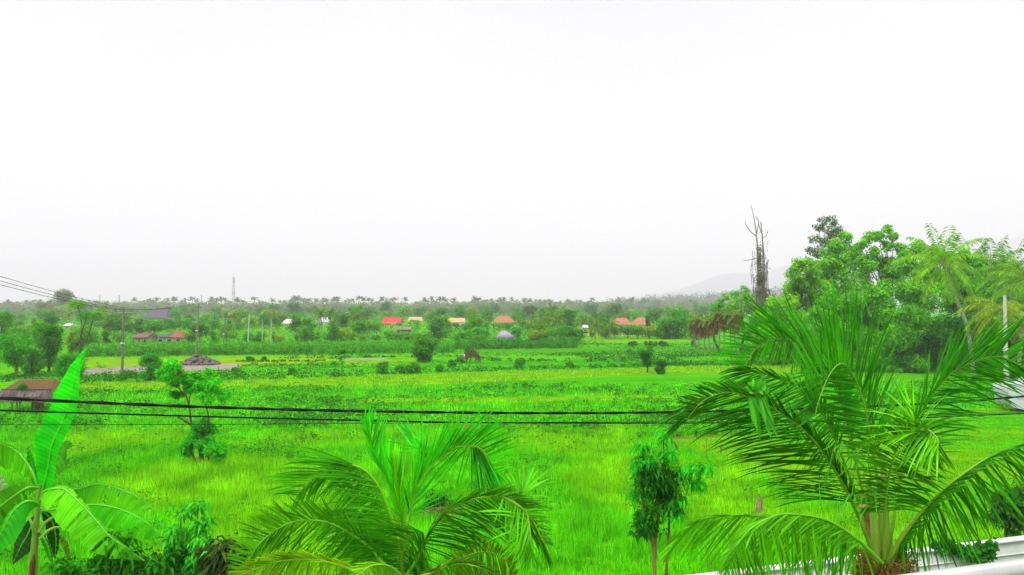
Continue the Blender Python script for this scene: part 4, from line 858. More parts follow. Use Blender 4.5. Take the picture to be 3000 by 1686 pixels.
lobe_tree('deep green tree mass under the leaning palm trunk', [(2770, 950, 50), (2830, 955, 50), (2740, 1000, 50), (2800, 1010, 56), (2870, 1000, 50), (2760, 1060, 40), (2840, 1060, 42)], 99, WD)
lobe_tree('dense bright shrubs on the wood edge behind the palm fronds', [(2620, 935, 46), (2680, 925, 46), (2650, 980, 54), (2600, 1010, 50), (2700, 1005, 54), (2610, 1060, 40), (2680, 1062, 42)], 97, WM)
lobe_tree('bright shrubs below the broad tree', [(2400, 935, 44), (2450, 965, 50), (2420, 1010, 50), (2370, 1000, 44), (2500, 1010, 50), (2540, 990, 46), (2400, 1050, 40), (2470, 1055, 40), (2540, 1050, 40)], 99, WM)
lobe_tree('dense back tree behind the far right palms', [(2950, 790, 40), (2990, 820, 44), (2915, 815, 38), (2930, 860, 46), (2980, 885, 50), (2900, 900, 46), (3030, 850, 50)], 126, WM, .4)
lobe_tree('dim olive shrubs behind the concrete pole', [(2900, 965, 46), (2950, 975, 46), (3000, 965, 50), (2920, 1025, 50), (2980, 1030, 52), (3040, 1020, 50)], 90, (.07, .18, .004), .3)
lobe_tree('bright leafed tree left of the dead vine-clad trunk', [(2178, 852, 18), (2152, 860, 15), (2188, 875, 24), (2128, 868, 14), (2160, 890, 26), (2195, 905, 26), (2138, 905, 22)], 136, WG)
lobe_tree('dark tree between the dead trunk and the big fronds', [(2235, 915, 24), (2215, 940, 30), (2255, 945, 30), (2205, 975, 30), (2245, 985, 34)], 126, WD)
lobe_tree('yellow-green bush right of the dead vine-clad trunk', [(2280, 880, 16), (2265, 890, 15), (2300, 895, 18), (2280, 905, 18)], 128, (.22, .40, .003))
lobe_tree('low leafy tree in front of the dead vine-clad trunk', [(2110, 885, 16), (2095, 900, 18), (2125, 905, 20), (2105, 925, 24)], 139, WM)
x, y = sample(gpoly([(2180, 1040), (2760, 1085), (3060, 1090), (3060, 1060), (2180, 1020)]), 1.2); b = MB(); p_ = np.repeat(np.stack([x, y, np.zeros(len(x))], 1), 10, 0)
d = rdir(len(p_)); d[:, 2] = abs(d[:, 2]); leaves(b, p_ + d * [1.2, 1.2, 2.2] * rng.random((len(p_), 1)), d + [0, 0, .4], .4, .6, .2)
tag(b.build('undergrowth', M_leaf, color=(.04, .18, .006)), 'tangled undergrowth along the foot of the right wood', 'undergrowth', None, 'stuff')
rng = np.random.default_rng(909)
# dead vine covered tree
D = 130; b0 = np.array([P(2222, 900, D)[0], D, 0]); t = thing('dead_tree', 'tall bare dead trunks hung with thin vines', 'dead tree', b0)
m = MB(); J = lambda: rng.uniform(-.5, .5)
for pth, r in (([(2228, 1000), (2222, 860), (2220, 740), (2216, 690)], [.5, .34, .2, .1]), ([(2236, 1000), (2236, 860), (2237, 760), (2233, 690), (2229, 650)], [.45, .3, .16, .06]), ([(2230, 900), (2229, 800), (2227, 740)], [.3, .2, .08]),
               ([(2216, 690), (2214, 670), (2205, 620), (2199, 600)], [.1, .05, .02]), ([(2216, 692), (2222, 650), (2212, 634)], [.08, .02]), ([(2216, 692), (2200, 680), (2187, 662), (2182, 650)], [.07, .02]), ([(2233, 700), (2245, 690), (2250, 675)], [.05, .02]),
               ([(2220, 755), (2205, 760), (2178, 765)], [.07, .02]), ([(2246, 820), (2248, 780), (2252, 760)], [.05, .02]), ([(2220, 800), (2210, 820), (2205, 850)], [.04, .02]), ([(2236, 770), (2250, 785), (2258, 787)], [.05, .02]), ([(2233, 690), (2226, 670), (2220, 640)], [.06, .02])):
    dd = J(); m.tube(smooth_curve([P(a, b, D + dd) for a, b in pth], 9), [q * .9 + .03 for q in r], 7)
for k in range(46):
    px = rng.uniform(2202, 2252); y0 = rng.uniform(700, 900); y1 = y0 + rng.uniform(20, 90); dd = J() * 2
    m.tube(smooth_curve([P(px, y0, D + dd), P(px + rng.normal(0, 3), (y0 + y1) / 2, D + dd), P(px + rng.normal(0, 4), y1, D + dd)], 5), .035, 4, False)
m.build('trunk', M_bark, t, origin=b0, color=(.34, .29, .28))
c = MB(); C = []
for k in range(90):
    v = rng.random() ** .7; C.append(P(2228 + rng.normal(0, 4 + 8 * v), 720 + 200 * v, D + J() * 1.5))
cloud(c, C, [[.35, .35, .7]] * 90, 3400, .26, .5, .6); c.build('vines', M_leaf, t, origin=b0, color=(.16, .20, .05))
c = MB(); cloud(c, [P(2232 + rng.normal(0, 14), 880 + rng.uniform(-30, 30), D + 1) for _ in range(20)], [[.8, .8, 1]] * 20, 1800, .28); c.build('dry_creepers', M_leaf, t, origin=b0, color=(.12, .09, .03))
# ================================================================== far forest, hills, towers
rng = np.random.default_rng(910)
def far_band(label, x0, x1, D0, D1, h, nb, nl, ls, col, name='forest', topfn=None):
    C = []; Rb = []
    for i in range(nb):
        D = rng.uniform(D0, D1); px = rng.uniform(x0, x1); hh = (topfn(px) if topfn else 1) * h * rng.uniform(.7, 1.05) ; r = h * rng.uniform(.3, .5)
        x = P(px, 900, D)[0]; C.append([x, D, max(1, hh - r * .7)]); Rb.append([r * 1.3, r, r * .7]); C.append([x, D, hh * .35]); Rb.append([r * 1.5, r, hh * .4])
    b = MB(); cloud(b, C, Rb, nl, ls, .75, .2, .5, .8); return tag(b.build(name, M_far, color=col), label, 'forest', None, 'stuff')
far_band('hazy forest belt closing the fields', -60, 2150, 950, 1250, 17, 560, 80000, 2.7, (.10, .20, .05))
far_band('hazy pale woodland between the tree rows', -60, 2150, 620, 800, 10, 200, 26000, 1.6, (.07, .18, .03))
far_band('faint blue forest rising toward the right hill', 1480, 2500, 1700, 2300, 40, 300, 40000, 5.5, (.05, .10, .05), topfn=lambda px: np.interp(px, [1480, 1700, 1900, 2100, 2500], [.35, .55, .95, 1.25, 1.7]))
far_band('brownish hazy hillock forest in the centre', 1350, 1900, 1150, 1350, 17, 160, 20000, 3, (.12, .11, .04))
fp = []
for v in range(4):
    r = np.random.default_rng(300 + v); m = MB(); hgt = 1.0
    m.tube(smooth_curve([[0, 0, 0], [r.uniform(-.02, .02), 0, .5], [r.uniform(-.05, .05), 0, .93]], 5), .012, 5)
    c = np.array([0, 0, .93])
    for i in range(15):
        az = i * 2.4 + r.uniform(-.3, .3); e = R_(r.uniform(-35, 75)); d = np.array([math.cos(az) * math.cos(e), math.sin(az) * math.cos(e), math.sin(e)]); p_ = c.copy(); Q = [p_]
        for k in range(4): p_ = p_ + d * .055; Q.append(p_); d = unit(d + [0, 0, -.38])
        Q = np.array(Q); s = unit(np.cross(np.gradient(Q, axis=0), [0, 0, 1])) * np.array([.012, .045, .05, .04, .01])[:, None]
        for sg in (-1, 1):
            V = np.concatenate([Q, Q + s * sg + [0, 0, -.016]]); m.add(V, [[a, a + 1, a + 6, a + 5] for a in range(4)])
    o = m.build('coconut_palm', M_far, color=(.11, .18, .07)); fp.append(o)
spots = []
for px in np.cumsum(rng.uniform(2, 19, 200)):
    if px > 2080 or math.sin(px * .031) + math.sin(px * .013 + 1) < -1.1: continue
    spots.append((px + rng.uniform(-8, 8), rng.uniform(880, 1220), rng.uniform(15, 22)))
for px, tpy in ((1187, None), (1390, None), (1402, None), (1735, None), (1845, None), (620, None), (745, None), (865, None), (985, None), (1120, None), (1157, None), (1300, None)):
    spots.append((px, 950, 21 + rng.uniform(-1, 1)))
for i, (px, D, h) in enumerate(spots):
    s = fp[i % 4]; o = s if i < 4 else s.copy()
    if i >= 4: COL.objects.link(o)
    if px < 330: h *= .85
    if px > 1560: h *= .9
    o.location = (P(px, 900, D)[0], D, 0); o.scale = (h * 1.35, h * 1.35, h); o.rotation_euler = (0, 0, rng.uniform(0, 6.28))
    tag(o, 'grey-green hazy coconut palm standing above the distant forest belt', 'palm', 'coconut palms on the far forest line')
# mountain
m = MB(); nx, ny = 90, 14; V = []
prof = [(1650, 900), (1750, 888), (1900, 865), (2000, 838), (2100, 812), (2170, 797), (2350, 775), (2500, 745), (2700, 722), (2900, 700), (3100, 682), (3500, 640), (3900, 640)]
for j in range(ny):
    v = j / (ny - 1); D = 5400 + 1100 * v
    for i in range(nx):
        px = 1600 + 2300 * i / (nx - 1); z = P(px, np.interp(px, [a for a, _ in prof], [b for _, b in prof]), 6500)[2] - 8.5
        V.append([P(px, 900, D)[0] * (1 + .15 * (1 - v)), D, max(-1, z * v ** 1.1 * (1 + .08 * math.sin(i * .7 + j)))])
ii = (np.arange(ny - 1)[:, None] * nx + np.arange(nx - 1)[None]).ravel(); m.add(V, np.stack([ii, ii + 1, ii + nx + 1, ii + nx], 1))
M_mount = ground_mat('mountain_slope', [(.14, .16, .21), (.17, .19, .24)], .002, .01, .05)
tag(m.build('mountain', M_mount, smooth=True), 'faint mountain slope rising to the right', None, None, 'structure')
# lattice masts
def mast(label, px, top_, D, w0, w1, nseg, tr, col=(.2, .16, .17), name='lattice_mast', ant=True):
    x = P(px, 900, D)[0]; zt = P(px, top_, D)[2]; t = thing(name, label, 'mast', (x, D, 0)); m = MB()
    cor = [(-1, -1), (1, -1), (1, 1), (-1, 1)]
    for sx, sy in cor: m.tube([[sx * w0 / 2, sy * w0 / 2, 0], [sx * w1 / 2, sy * w1 / 2, zt]], tr, 4)
    for k in range(nseg):
        z0, z1 = zt * k / nseg, zt * (k + 1) / nseg; a0 = (w0 + (w1 - w0) * k / nseg) / 2; a1 = (w0 + (w1 - w0) * (k + 1) / nseg) / 2
        for q in range(4):
            (x0, y0), (x1, y1) = cor[q], cor[(q + 1) % 4]
            m.tube([[x0 * a0, y0 * a0, z0], [x1 * a1, y1 * a1, z1]], tr * .7, 4, False); m.tube([[x1 * a1, y1 * a1, z1], [x0 * a1, y0 * a1, z1]], tr * .6, 4, False)
    m.build('lattice', M_metal, t, color=col)
    if ant:
        for z, r in ((zt * .97, 1.1), (zt * .9, 1.3), (zt * .6, 1.2)):
            for q in range(4):
                m = MB(); m.box((math.cos(q * 1.57) * (w1 / 2 + .5), math.sin(q * 1.57) * (w1 / 2 + .5), z - .5), (.35, .35, 2.2)); m.build('antenna', M_metal, t, color=(.5, .45, .5))
        m = MB(); m.tube([[0, 0, zt], [0, 0, zt + 4]], .12, 5); m.build('lightning_rod', M_metal, t, color=col)
mast('tall pale lattice telecom mast above the distant palms', 684, 812, 800, 3.0, 1.1, 16, .09)
mast('thin distant lattice mast left of the nearest utility pole', 292, 866, 900, 1.8, .7, 14, .09, ant=False)
mast('faint distant pylon on the right skyline', 1919, 862, 1900, 6, 2, 8, .4, ant=False)
rng = np.random.default_rng(911)
# ================================================================== utility poles
def pole(label, px, base, top_, arm=None, D=None, r=.13, col=(.14, .14, .12), rod=None, group='utility poles along the field', slant=0, box=None):
    D = D or D_of(base); b0 = np.array([P(px, 900, D)[0], D, 0]); zt = P(px, top_, D)[2]; t = thing('utility_pole', label, 'utility pole', b0, group)
    tx = slant; m = MB(); m.tube([[0, 0, -.2], [tx * .5, 0, zt / 2], [tx, 0, zt]], [r * 1.25, r, r * .75], 12); m.build('pole', M_conc, t, color=col)
    m = MB(); m.tube([[tx * .2 - .25 * 0, 0, zt * .48], [tx * .2, 0, zt * .5]], r * 1.9, 10); m.build('collar', M_metal, t, color=(.5, .5, .5))
    tips = []
    if arm:
        z = P(px, arm[2], D)[2]; xa, xb = P(arm[0], 900, D)[0] - b0[0], P(arm[1], 900, D)[0] - b0[0]
        m = MB(); m.box(((xa + xb) / 2, 0, z), (xb - xa, .12, .12)); m.box((tx, 0, z - .5), (.1, .1, 1.0)); m.build('crossarm', M_metal, t, color=(.28, .27, .26))
        for xx in (xa + .1, tx, xb - .1):
            m = MB(); m.tube([[xx, 0, z + .05], [xx, 0, z + .2], [xx, 0, z + .3], [xx, 0, z + .42]], [.05, .1, .07, .05], 8); m.build('insulator', M_metal, t, color=(.12, .09, .08)); tips.append(b0 + [xx, 0, z + .4])
    if rod: m = MB(); rx = P(rod[0], 900, D)[0] - b0[0]; m.tube([[rx, 0, P(px, arm[2] + 4, D)[2]], [rx, 0, P(px, rod[1], D)[2]]], .05, 5); m.build('rod', M_metal, t, color=(.3, .3, .3))
    return tips
p1 = pole('nearest left utility pole with wooden crossarm, standing before the gravel path', 360, 1103, 906, (337, 391, 917), slant=.12, rod=(349, 866))
p2 = pole('utility pole rising from the rubble heap', 576, 1045, 891, (564, 596, 896), rod=(590, 864), slant=.35, col=(.15, .155, .11))
p3 = pole('thin leaning utility pole in the corn', 655, 1025, 932, slant=.4, r=.13, arm=(648, 672, 934))
pole('thin pale pole, left of three behind the corn', 727, 1003, 920, D=160, r=.10, slant=.25, col=(.5, .5, .42))
pole('thin pale pole, middle of three behind the corn', 769, 1003, 936, D=160, r=.09, col=(.34, .36, .27))
pole('thin pale pole, right of three behind the corn', 795, 1003, 936, D=160, r=.10, col=(.36, .38, .3))
pole('thick pale concrete pole by the white panel at the right', 2944, 1178, 866, D=None, r=.17, col=(.42, .42, .38), group=None)
def wire(label, a, b, sag, r, n=24, grp='thin overhead wires', name='wire'):
    a, b = np.array(a, float), np.array(b, float); s = np.linspace(0, 1, n)[:, None]; pts = a + (b - a) * s; pts[:, 2] -= (4 * sag * s * (1 - s))[:, 0]
    m = MB(); m.tube(pts, r, 5); return tag(m.build(name, M_rubber, origin=tuple(a)), label, 'wire', grp)
for k, (tip, ay) in enumerate(zip(p1, (835, 819, 800))):
    e = P(-160, ay - 46 + 3 * k, 50); wire('thin wire running left from the nearest pole, ' + ['lowest', 'middle', 'topmost'][k], tip, e, .3, .022)
for k in range(3): wire('thin wire between the nearest pole and the rubble pole, ' + ['left end', 'middle', 'right end'][k] + ' of the crossarms', p1[k], p2[k], .35, .014)
for k in range(3): wire('thin wire between the rubble pole and the leaning pole, ' + ['left end', 'middle', 'right end'][k] + ' of the crossarms', p2[k], p3[k], .2, .014)
wire('thin wire leaving the thick concrete pole to the right', P(2946, 870, 66), P(3080, 890, 50), .2, .02)
# near cables
def cable(label, pix, rad, twist=0, pitch=1.1):
    C = smooth_curve([P(a, b, d) for a, b, d in pix], 420); L = np.r_[0, np.cumsum(np.linalg.norm(np.diff(C, axis=0), axis=1))]; m = MB()
    if twist:
        for ph in range(twist):
            th = 2 * math.pi * L / pitch + ph * 2 * math.pi / twist
            m.tube(C + np.stack([np.zeros_like(th), np.cos(th) * rad * .62, np.sin(th) * rad * .62], 1), rad * .95, 7)
    else: m.tube(C, rad, 7)
    return tag(m.build('cable', M_rubber, origin=tuple(C[0])), label, 'cable', 'black cables crossing the view')
cable('thick twisted black cable, the upper one crossing the whole view', [(-150, 1160, 12.2), (0, 1167, 12.4), (300, 1181, 12.9), (600, 1193, 13.4), (1000, 1204, 14.2), (1500, 1210.5, 15.2), (1990, 1208, 16.2), (2500, 1193, 17.3), (2800, 1178, 18), (3000, 1162, 18.5), (3150, 1150, 18.8)], .020, 2, 1.3)
cable('thinner black cable running below the twisted one', [(-150, 1196, 12.3), (0, 1203, 12.5), (600, 1221, 13.5), (1000, 1231, 14.3), (1400, 1238.5, 15), (1990, 1240, 16.2), (2400, 1235, 17), (2850, 1218, 18.2), (3150, 1205, 18.8)], .016)
cable('faint hair-thin black wire, lowest of the three', [(-150, 1245, 13.5), (0, 1245, 13.6), (600, 1244, 14), (1100, 1240.5, 14.5), (1500, 1238, 15.2), (2300, 1232, 17), (2900, 1212, 18.5), (3150, 1200, 19)], .006)
rng = np.random.default_rng(912)
# ================================================================== wall and ledge
def wallrun(name, label, A, B, zt, th, z0, capw, caph, mat=M_plaster, col=(.8, .8, .8), mould=None, capc=(.85, .85, .85)):
    A, B = np.array(A[:2]), np.array(B[:2]); c = (A + B) / 2; d = B - A; L = np.linalg.norm(d); rz = math.atan2(d[1], d[0])
    t = thing(name, label, 'wall', (c[0], c[1], z0)); t.rotation_euler = (0, 0, rz); h = zt - z0
    m = MB(); m.box((0, 0, (h - caph) / 2), (L, th, h - caph)); m.build('wall_body', mat, t, color=col)
    m = MB(); m.box((0, 0, h - caph / 2 ), (L + .05, capw, caph)); m.build('coping', mat, t, color=capc)
    if mould:
        m = MB(); m.box((0, -th / 2 - .01, h - mould), (L, .035, .03)); m.build('moulding', mat, t, color=(.6, .6, .58))
    return t
zt = 2.6
A = G(1750, 1722, zt); B = G(3250, 1545, zt)
wall = wallrun('garden_wall', 'white plastered garden wall behind the right palm', A, B, zt, .16, -.1, .24, .05, mould=.36, col=(.42, .43, .41), capc=(.55, .55, .55))
# creeper on the wall
t = thing('creeper', 'dark green creeper hanging over the white wall', 'creeper', G(2880, 1600, zt)); o0 = np.array(G(2880, 1600, zt)); c = MB(); C = []
for (a, b, r) in ((2740, 1603, 5), (2760, 1600, 5), (2785, 1600, 6), (2800, 1607, 8), (2820, 1612, 8), (2840, 1622, 9), (2860, 1632, 9), (2880, 1638, 8), (2900, 1625, 7), (2905, 1600, 7), (2890, 1615, 8), (2870, 1605, 6)):
    q = P(a, b, 18.3); 
    for _ in range(16): 
        C.append(q + rng.normal(0, r / F_ * 18 * .6, 3))
C = np.array(C); whl = MB(); leaves(whl, np.repeat(C, 5, 0) + rng.normal(0, .05, (len(C) * 5, 3)), rdir(len(C) * 5) + [0, -.8, .6], .11, .9, .3)
whl.build('foliage', M_leaf, t, origin=o0, color=(.02, .16, .015))
m = MB(); m.tube(smooth_curve([P(2735, 1600, 18.3), P(2800, 1606, 18.3), P(2860, 1632, 18.25), P(2895, 1635, 18.2)], 12), .012, 5); m.tube(smooth_curve([P(2860, 1602, 18.3), P(2900, 1598, 18.3), P(2908, 1620, 18.2)], 8), .01, 5); m.build('stem', M_bark, t, origin=o0, color=(.15, .12, .06))
# near ledge (roof edge of the viewer's building)
zl = 6.2; A = G(2350, 1722, zl); B = G(3250, 1603, zl); 
A = A + (A - B) * .25
d = unit((B - A)[:2]); nrm = np.array([d[1], -d[0]]); rz = math.atan2(d[1], d[0])
c = (A[:2] + B[:2]) / 2 + nrm * .06; L = np.linalg.norm((B - A)[:2])
t = thing('parapet', 'white topped parapet of the viewer\'s building in the corner', 'parapet', (c[0], c[1], 3)); t.rotation_euler = (0, 0, rz)
m = MB(); m.box((0, 0, zl - 3 - .07), (L, .12, .14)); m.build('coping', M_plaster, t, color=(.42, .42, .42))
m = MB(); m.box((0, 0.01, (zl - 3 - .14) / 2), (L, .07, zl - 3 - .14)); m.build('panel', M_plaster, t, color=(.22, .30, .13))
# ================================================================== thatched hut
o0 = G(95, 1214); D = o0[1]; t = thing('thatched_hut', 'thatched field hut with brown roof and grey fringe at the left', 'hut', o0); s = F_ / D
W2 = 72 / s; zr = P(0, 1110, D + 1)[2]; zm = P(0, 1141, D)[2]; ze = P(0, 1168, D)[2]
m = MB(); V = [[-W2 * .9, -.6, zm], [W2, -.6, zm], [W2, 1.6, zm], [-W2 * .9, 1.6, zm], [-W2 * .62, .6, zr], [W2 * .62, .6, zr]]
n_ = 14
for k in range(n_):   # stepped straw courses
    f0, f1 = k / n_, (k + 1.3) / n_; z0, z1 = zm + (zr - zm) * f0, zm + (zr - zm) * min(1, f1)
    y0, y1 = -.7 + 1.3 * f0, -.7 + 1.3 * min(1, f1); w0 = W2 * (1 - .3 * f0)
    m.add([[-w0, y0 - .06, z0], [w0, y0 - .06, z0], [w0 * .97, y1, z1], [-w0 * .97, y1, z1]], [[0, 1, 2, 3]])
m.add([[-W2, 1.9, zm], [W2, 1.9, zm], [W2 * .7, .62, zr], [-W2 * .7, .62, zr]], [[0, 1, 2, 3]]); m.add([[-W2, -.7, zm], [-W2, 1.9, zm], [-W2 * .7, .62, zr]], [[0, 1, 2]]); m.add([[W2, -.7, zm], [W2, 1.9, zm], [W2 * .7, .62, zr]], [[0, 1, 2]])
m.build('roof', M_thatch, t, color=(.13, .075, .02))
m = MB()
for k in range(900):
    x = rng.uniform(-W2 * 1.05, W2 * 1.05); L = (zm - ze) * rng.uniform(.6, 1.25); w_ = .025; y0 = -.72 - rng.uniform(0, .06)
    m.add([[x - w_, y0, zm + .04], [x + w_, y0, zm + .04], [x + w_ + rng.normal(0, .04), y0 - .35, zm - L], [x - w_ + rng.normal(0, .04), y0 - .35, zm - L]], [[0, 1, 2, 3]])
m.build('thatch_fringe', M_leaf, t, color=(.20, .17, .18))
m = MB(); m.tube([[-W2, -.74, zm + .03], [W2, -.74, zm + .05]], .07, 7); m.build('eaves_beam', M_bark, t, color=(.08, .05, .04))
for px in (43, 52, 64, 100, 108):
    x = (px - 95) / s; m = MB(); m.tube([[x, -.4 + rng.uniform(0, .6), 0], [x + .02, -.4, zm]], .05, 6); m.build('post', M_bark, t, color=(.35, .28, .12))
m = MB(); m.box((.1, .5, zm * .4), (36 / s, .05, zm * .8)); m.build('bamboo_screen', M_thatch, t, color=(.22, .22, .05))
c = MB(); cloud(c, [[-.5, -.5, zm + .25], [-.75, -.4, zm + .1], [-.3, -.6, zm + .1]], [.32, .25, .25], 500, .13); c.build('roof_plant', M_leaf, t, color=(.02, .30, .02))
# collapsed hut
o0 = G(1375, 1064); D = o0[1]; t = thing('collapsed_hut', 'collapsed brown straw shelter among weeds in the middle plots', 'hut', o0); m = MB()
for k in range(260):
    u = rng.random(); px = 1350 + 56 * u; py = np.interp(px, [1350, 1375, 1392, 1406], [1040, 1022, 1022, 1042]) + rng.uniform(0, 16); q = P(px, py, D + rng.uniform(-.7, .7)); L = rng.uniform(.3, .9)
    e = q + [rng.normal(0, .35), rng.normal(0, .15), -L]; e[2] = max(0, e[2]); m.tube([q, e], [.05, .02], 4, False)
m.build('straw', M_thatch, t, origin=o0, color=(.16, .12, .04))
m = MB()
for (a, b, c_, d_) in ((1355, 1066, 1362, 1030), (1375, 1066, 1385, 1022), (1400, 1050, 1386, 1020), (1365, 1066, 1372, 1028)): m.tube([P(a, b, D), P(c_, d_, D)], .09, 6)
m.build('posts', M_bark, t, origin=o0, color=(.2, .12, .07))
m = MB(); q = P(1357, 1048, D - .5); m.box(q, (.55, .1, 1.0), 0, .2); m.build('white_sack', M_conc, t, origin=o0, color=(.7, .65, .55))
c = MB(); cloud(c, [P(1365, 1012, D + 1), P(1350, 1052, D - .5), P(1345, 1060, D - .5), P(1372, 1020, D)], [.8, .7, .7, .6], 700, .3); c.build('creeper', M_leaf, t, origin=o0, color=(.06, .3, .01))
# rubble, mounds, bits
o0 = G(576, 1070); D = o0[1]; t = thing('rubble_heap', 'heap of broken grey and brown stones at the pole foot', 'rubble', o0)
for nm, colr, cnt in (('grey_stones', (.10, .11, .10), 200), ('brown_stones', (.11, .08, .05), 130)):
    m = MB()
    for k in range(cnt):
        a = rng.uniform(0, 6.28); r = math.sqrt(rng.random()); hh = (1 - r) * 1.5 + .1; q = np.array([math.cos(a) * r * 3.0, math.sin(a) * r * 2.2 + 1.0, hh * rng.uniform(.7, 1)]); sz = rng.uniform(.12, .34)
        m.box(q, (sz * 1.5, sz * 1.2, sz), rng.uniform(0, 3), rng.uniform(-.5, .5))
    m.build(nm, M_stone, t, color=colr)
def mound(label, px, py, w, h, dd, col, name='mound', mat=M_stone):
    o0 = G(px, py); n = 24; V = []; m = MB()
    for j in range(9):
        r = j / 8
        for i in range(n):
            a = 2 * math.pi * i / n; V.append([math.cos(a) * r * w / 2 * (1 + .08 * math.sin(3 * a)), math.sin(a) * r * dd / 2, h * (.5 + .5 * math.cos(math.pi * r)) * (1 + .05 * math.sin(7 * a + j))-.02])
    Fc = [[j * n + i, j * n + (i + 1) % n, (j + 1) * n + (i + 1) % n, (j + 1) * n + i] for j in range(8) for i in range(n)]
    m.add(V, Fc); return tag(m.build(name, mat, origin=tuple(o0), color=col, smooth=True), label, 'mound')
mound('long dark mound of sand left of the rubble heap', 512, 1066, 4.2, 1.0, 3, (.045, .05, .015), 'sand_mound')
mound('flat heap of pale rubble at the right end of the gravel path', 682, 1074, 3.2, .5, 2.5, (.16, .13, .12), 'rubble_heap')
mound('low orange soil heap right of the dark bushes', 1985, 1031, 5.6, .8, 4, (.5, .19, .05), 'soil_heap')
mound('small dull soil heap left of the orange heap', 1940, 1034, 2, .3, 2, (.14, .28, .02), 'soil_heap')
o0 = G(685, 1071); m = MB(); m.box((-.7, 0, .65), (1.1, .5, .1), .2, .3); m.box((.6, .2, .35), (1.2, .3, .1), -.3, .2); tag(m.build('concrete_slab', M_conc, origin=tuple(o0), color=(.7, .68, .62)), 'broken pale slabs lying on the rubble beside the path', 'slab')
def sticky(name, label, cat, pix, D, r, col, mat=M_bark, box=None):
    pts = [P(a, b, D) for a, b in pix]; m = MB(); m.tube(smooth_curve(pts, 8), r, 8); return tag(m.build(name, mat, origin=tuple(pts[0]), color=col), label, cat)
sticky('wooden_post', 'short orange brown post in the meadow behind the middle palm', 'post', [(1364, 1272), (1365, 1255), (1364, 1240)], D_of(1272), .12, (.5, .26, .05))
sticky('tree_stump', 'broken brown and white palm stump in the grass left of the large palm', 'stump', [(2225, 1515), (2224, 1490), (2226, 1462), (2224, 1448)], D_of(1513), [.17, .15, .11, .03], (.20, .14, .06), M_fibre)
sticky('broken_stick', 'dark brown dead leaf stuck on a stick beside the lawn bank', 'stick', [(1988, 1326), (1982, 1310), (1975, 1293)], D_of(1330), [.05, .09, .02], (.2, .1, .05))
sticky('bamboo_stake', 'thin brown bamboo stake standing in the lawn', 'stake', [(2069, 1345), (2070, 1300), (2074, 1262)], D_of(1345), .02, (.3, .22, .06))
sticky('broken_stick', 'orange stub at the left edge of the lawn under the fronds', 'stick', [(2276, 1435), (2275, 1424), (2273, 1417)], D_of(1436), .09, (.55, .25, .08))
for (px, b_, tp_), lb in zip(((1834, 1050, 1010), (2089, 1055, 1015), (1817, 1075, 1048), (908, 1098, 1055), (1605, 1080, 1050), (1563, 1045, 1030), (640, 1100, 1075), (1022, 1225, 1175), (2112, 1340, 1310)),
        ('dark stake left of the vase shaped bush', 'tall stake in front of the skirted palms', 'short stake on the rice strip left of the vase shaped bush', 'pale stake on the bank left of the slim sapling', 'stake on the bank right of the collapsed hut',
         'short stake on the far plot below the pavilion', 'stake just below the gravel path beside the reddish bush', 'stake in the weeds just above the twisted cable', 'stake in the left part of the lawn')):
    sticky('bamboo_stake', 'thin ' + lb, 'stake', [(px, b_), (px + 1, (b_ + tp_) / 2), (px, tp_)], D_of(b_), .05, (.2, .25, .08))
o0 = G(42, 1302); m = MB(); cl_ = []
n = 14; V = []
for j in range(7):
    for i in range(n):
        a = 2 * math.pi * i / n; ph = math.pi * j / 6 - math.pi / 2; V.append([math.cos(a) * math.cos(ph) * .27 * (1 + .2 * math.sin(3 * a)), math.sin(a) * math.cos(ph) * .15, .14 + .13 * math.sin(ph) + .06 * math.cos(a)])
m.add(V, [[j * n + i, j * n + (i + 1) % n, (j + 1) * n + (i + 1) % n, (j + 1) * n + i] for j in range(6) for i in range(n)])
tag(m.build('plastic_bag', M_plaster, origin=tuple(o0), color=(.8, .8, .85), smooth=True), 'crumpled white plastic bag in the grass above the banana plant', 'bag')
o0 = G(2893, 1210); m = MB(); m.box((0, 0, .35), (.12, .05, .7), 0, .15); tag(m.build('white_tag', M_plaster, origin=tuple(o0), color=(.8, .82, .8)), 'small white strip standing in the grass left of the white panel', 'marker')
# white debris left of pole
o0 = G(285, 1040); D = 150; o0 = np.array([P(285, 900, D)[0], D, 0]); t = thing('roof_frame', 'fallen white roof sheets on thin posts left of the nearest pole', 'debris', o0)
m = MB(); m.tube([P(281, 1005, D), P(304, 1017, D)], .14, 6); m.tube([P(262, 1012, D), P(276, 1010, D)], .1, 6); m.tube([P(268, 1004, D), P(276, 1018, D)], .08, 6); m.tube([P(276, 1016, D), P(300, 1018, D)], .07, 6); m.build('sheets', M_metal, t, origin=o0, color=(.6, .62, .64))
m = MB(); 
for a in (268, 285, 300): m.tube([P(a, 1014, D), [P(a, 900, D)[0], D, 0]], .05, 5)
m.build('posts', M_bark, t, origin=o0, color=(.3, .28, .24))
